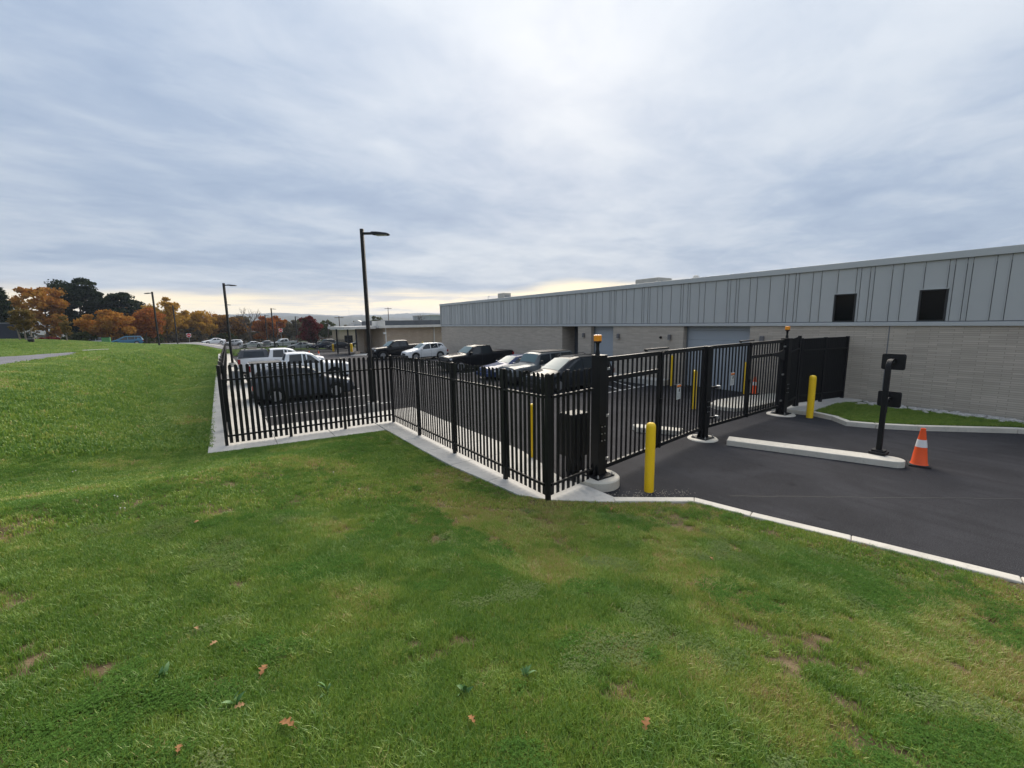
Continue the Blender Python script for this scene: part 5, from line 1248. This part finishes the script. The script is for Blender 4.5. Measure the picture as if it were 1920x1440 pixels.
cxyz = ng.nodes.new('ShaderNodeCombineXYZ'); ng.links.new(nat('rotz','FLOAT'), cxyz.inputs[2])
ng.links.new(gi.outputs[0], iop.inputs['Points']); ng.links.new(ci.outputs[0], iop.inputs['Instance']); iop.inputs['Pick Instance'].default_value = True
ng.links.new(nat('pick','INT'), iop.inputs['Instance Index']); ng.links.new(cxyz.outputs[0], iop.inputs['Rotation']); ng.links.new(nat('scl','FLOAT'), iop.inputs['Scale'])
ng.links.new(iop.outputs[0], gout.inputs[0])
go.modifiers.new('scatter', 'NODES').node_group = ng

# broad-leaved weeds, one plant each
WEED = M('weed_leaf', (.085,.19,.05), .6, noise=.5, nscale=30, col2=(.055,.13,.035))
wl_ = MB(); st_ = [(0,.004,.0),(.03,.012,.02),(.07,.019,.035),(.11,.014,.032),(.14,.002,.018)]
wl_.add([(x, s_*w_, z_+(.004 if s_ else 0)) for x, w_, z_ in st_ for s_ in (-1,0,1)], [(i*3+j,(i+1)*3+j,(i+1)*3+j+1,i*3+j+1) for i in range(4) for j in range(2)])
wlm = wl_.mesh('leaf', WEED, 60)
for x, y, lb, k in ((-.15,2.9,'pale narrow-leaved weed in the lush left foreground grass',7),(.35,2.75,'broad-leaved weed left of the large brown oak leaf',8),(1.12,2.25,'dark rosette weed near the middle of the foreground',9),(1.55,2.15,'largest dark rosette weed, right of the other rosette',9),(-.55,3.4,'weed rosette at the far left of the foreground grass',7)):
    w_ = thing('weed_plant', lb, 'weed', (x, y, gz1(x, y)), random.uniform(0,6))
    for i in range(k):
        o = ob('leaf', wlm, w_); o.rotation_euler = (random.gauss(0,.3), random.uniform(-1.15,-.45), 2.4*i+random.gauss(0,.4)); s_ = random.uniform(.35,.8); o.scale = (s_, s_, s_)
# fallen oak leaves
LEAFM = M('dry_oak_leaf', (.24,.10,.022), .8, noise=.8, nscale=40, col2=(.13,.055,.016))
def oak(name, label, x, y, size, rz, tilt, mt=LEAFM, lift=.05):
    half = [(0,.0),(.10,.03),(.16,.15),(.26,.17),(.30,.08),(.40,.10),(.46,.26),(.56,.28),(.60,.13),(.70,.12),(.76,.20),(.84,.18),(.90,.07),(1.0,.0)]
    mb = MB(); V = []
    for a_, b_ in half:
        zc_ = .10*math.sin(a_*3.0); V += [(a_-.5,b_,zc_+b_*.35+random.gauss(0,.008)),(a_-.5,0,zc_-.015),(a_-.5,-b_,zc_+b_*.30+random.gauss(0,.008))]
    mb.add(V, [(i*3+j,(i+1)*3+j,(i+1)*3+j+1,i*3+j+1) for i in range(len(half)-1) for j in range(2)])
    mb.tube([(-.5,0,0),(-.6,.02,-.01),(-.72,.03,-.02)], .012, 5)
    mb.v = [(a_*size, b_*size, c_*size) for a_, b_, c_ in mb.v]
    o = mb.build(name, mt, smooth=50, loc=(x, y, gz1(x, y)+lift)); o.rotation_euler = (tilt, tilt*.6, rz); tag(o, label, 'leaf', 'fallen leaves')
LEAFS = [((495,1272),.13,1.2,'large brown oak leaf left of centre in the foreground grass'),((540,1378),.14,2.2,'curled brown oak leaf at the bottom, beside a bare patch'),((1212,1375),.12,.4,'narrow brown leaf at the bottom, right of centre'),((885,1365),.09,1.6,'dark brown leaf at the bottom centre'),
 ((402,1220),.08,.7,'small tan leaf above the large oak leaf'),((370,1190),.07,2.0,'pale tan leaf above and left of the large oak leaf'),((450,1340),.08,.2,'yellow-brown leaf left of the curled oak leaf'),((370,986),.10,.9,'orange leaf in the lush grass at middle left'),((750,929),.14,.3,'reddish leaf on the grass below the three-bay fence'),
 ((1333,1055),.10,1.1,'orange-brown leaf among the dry grass right of centre'),((1147,960),.12,.6,'red leaf close to the kerb by the yellow bollard'),((338,1425),.08,1.5,'small brown leaf at the lower left edge'),((1160,995),.08,.5,'small rust leaf below the red leaf near the kerb')]
def px_ground(px_, py_):
    d = fw+rt*((px_-960)/786)-up*((py_-720)/786); t_ = .5
    while t_ < 60:
        q = Vector((0,0,CZ))+d*t_
        if q.z < gz1(q.x, q.y): break
        t_ += .02
    return q.x, q.y
LEAFM2 = M('tan_leaf', (.30,.17,.07), .8, noise=.7, nscale=40, col2=(.19,.10,.045))
for i, (pp, sz_, rz_, lb) in enumerate(LEAFS):
    x_, y_ = px_ground(*pp); oak('fallen_leaf', lb, x_, y_, sz_*.82, rz_, random.gauss(.1,.25), LEAFM2 if i in (4,5,6) else LEAFM, .055)
# river stones along the brick wall
g = np.random.default_rng(5); mb = MB()
for i in range(230):
    s_ = g.uniform(.05,.12); c = (20.2+g.normal()*.18, g.uniform(-.2,5.5), .20); k = MB().lathe([(0,-.6),(.7,-.45),(1,0),(.75,.5),(0,.62)], 7)
    a_ = g.uniform(0,3); ca, sa = math.cos(a_), math.sin(a_)
    mb.add([(c[0]+(x*ca*1.3-y*sa)*s_, c[1]+(x*sa*1.3+y*ca)*s_, c[2]+z*s_*.7) for x, y, z in k.v], k.f)
tag(mb.build('river_stones', M('stone', (.58,.56,.52), .85, noise=.9, nscale=9, col2=(.2,.19,.18)), smooth=60), 'strip of pale river stones along the foot of the brick wall', 'stones', kind='stuff')
mb = MB(); g = np.random.default_rng(6)
for i in range(220):
    s_ = g.uniform(.006,.016); a_ = g.uniform(0,1); c = (lerp(6.0,7.6,a_)+g.normal()*.15, 5.45-a_*.9+abs(g.normal())*.18, .004)
    if edge_info(np.array([c[0]]), np.array([c[1]]))[0][0] < .22: continue
    k = MB().lathe([(0,-.3),(.9,0),(.6,.6),(0,.8)], 5); mb.add([(c[0]+x*s_, c[1]+y*s_, c[2]+z*s_) for x, y, z in k.v], k.f)
tag(mb.build('grit', M('grit_stone', (.30,.27,.23), .9)), 'loose grit on the asphalt along the kerb by the bollard', 'grit', kind='stuff')

# ------------------------------------------------------------------ air
hz = MB().box(-3900,4300,-250,4150,-45,130).build('haze', None); tag(hz, 'thin pale haze over the whole valley', 'haze', kind='stuff')
hm = bpy.data.materials.new('haze'); hm.use_nodes = True; t = hm.node_tree; t.nodes.clear()
pv_ = nd(t, 'ShaderNodeVolumePrincipled', Color=(.66,.78,1.0,1), Density=.00016, Anisotropy=.2)
t.links.new(pv_.outputs[0], nd(t, 'ShaderNodeOutputMaterial').inputs[1]); hz.data.materials.append(hm)
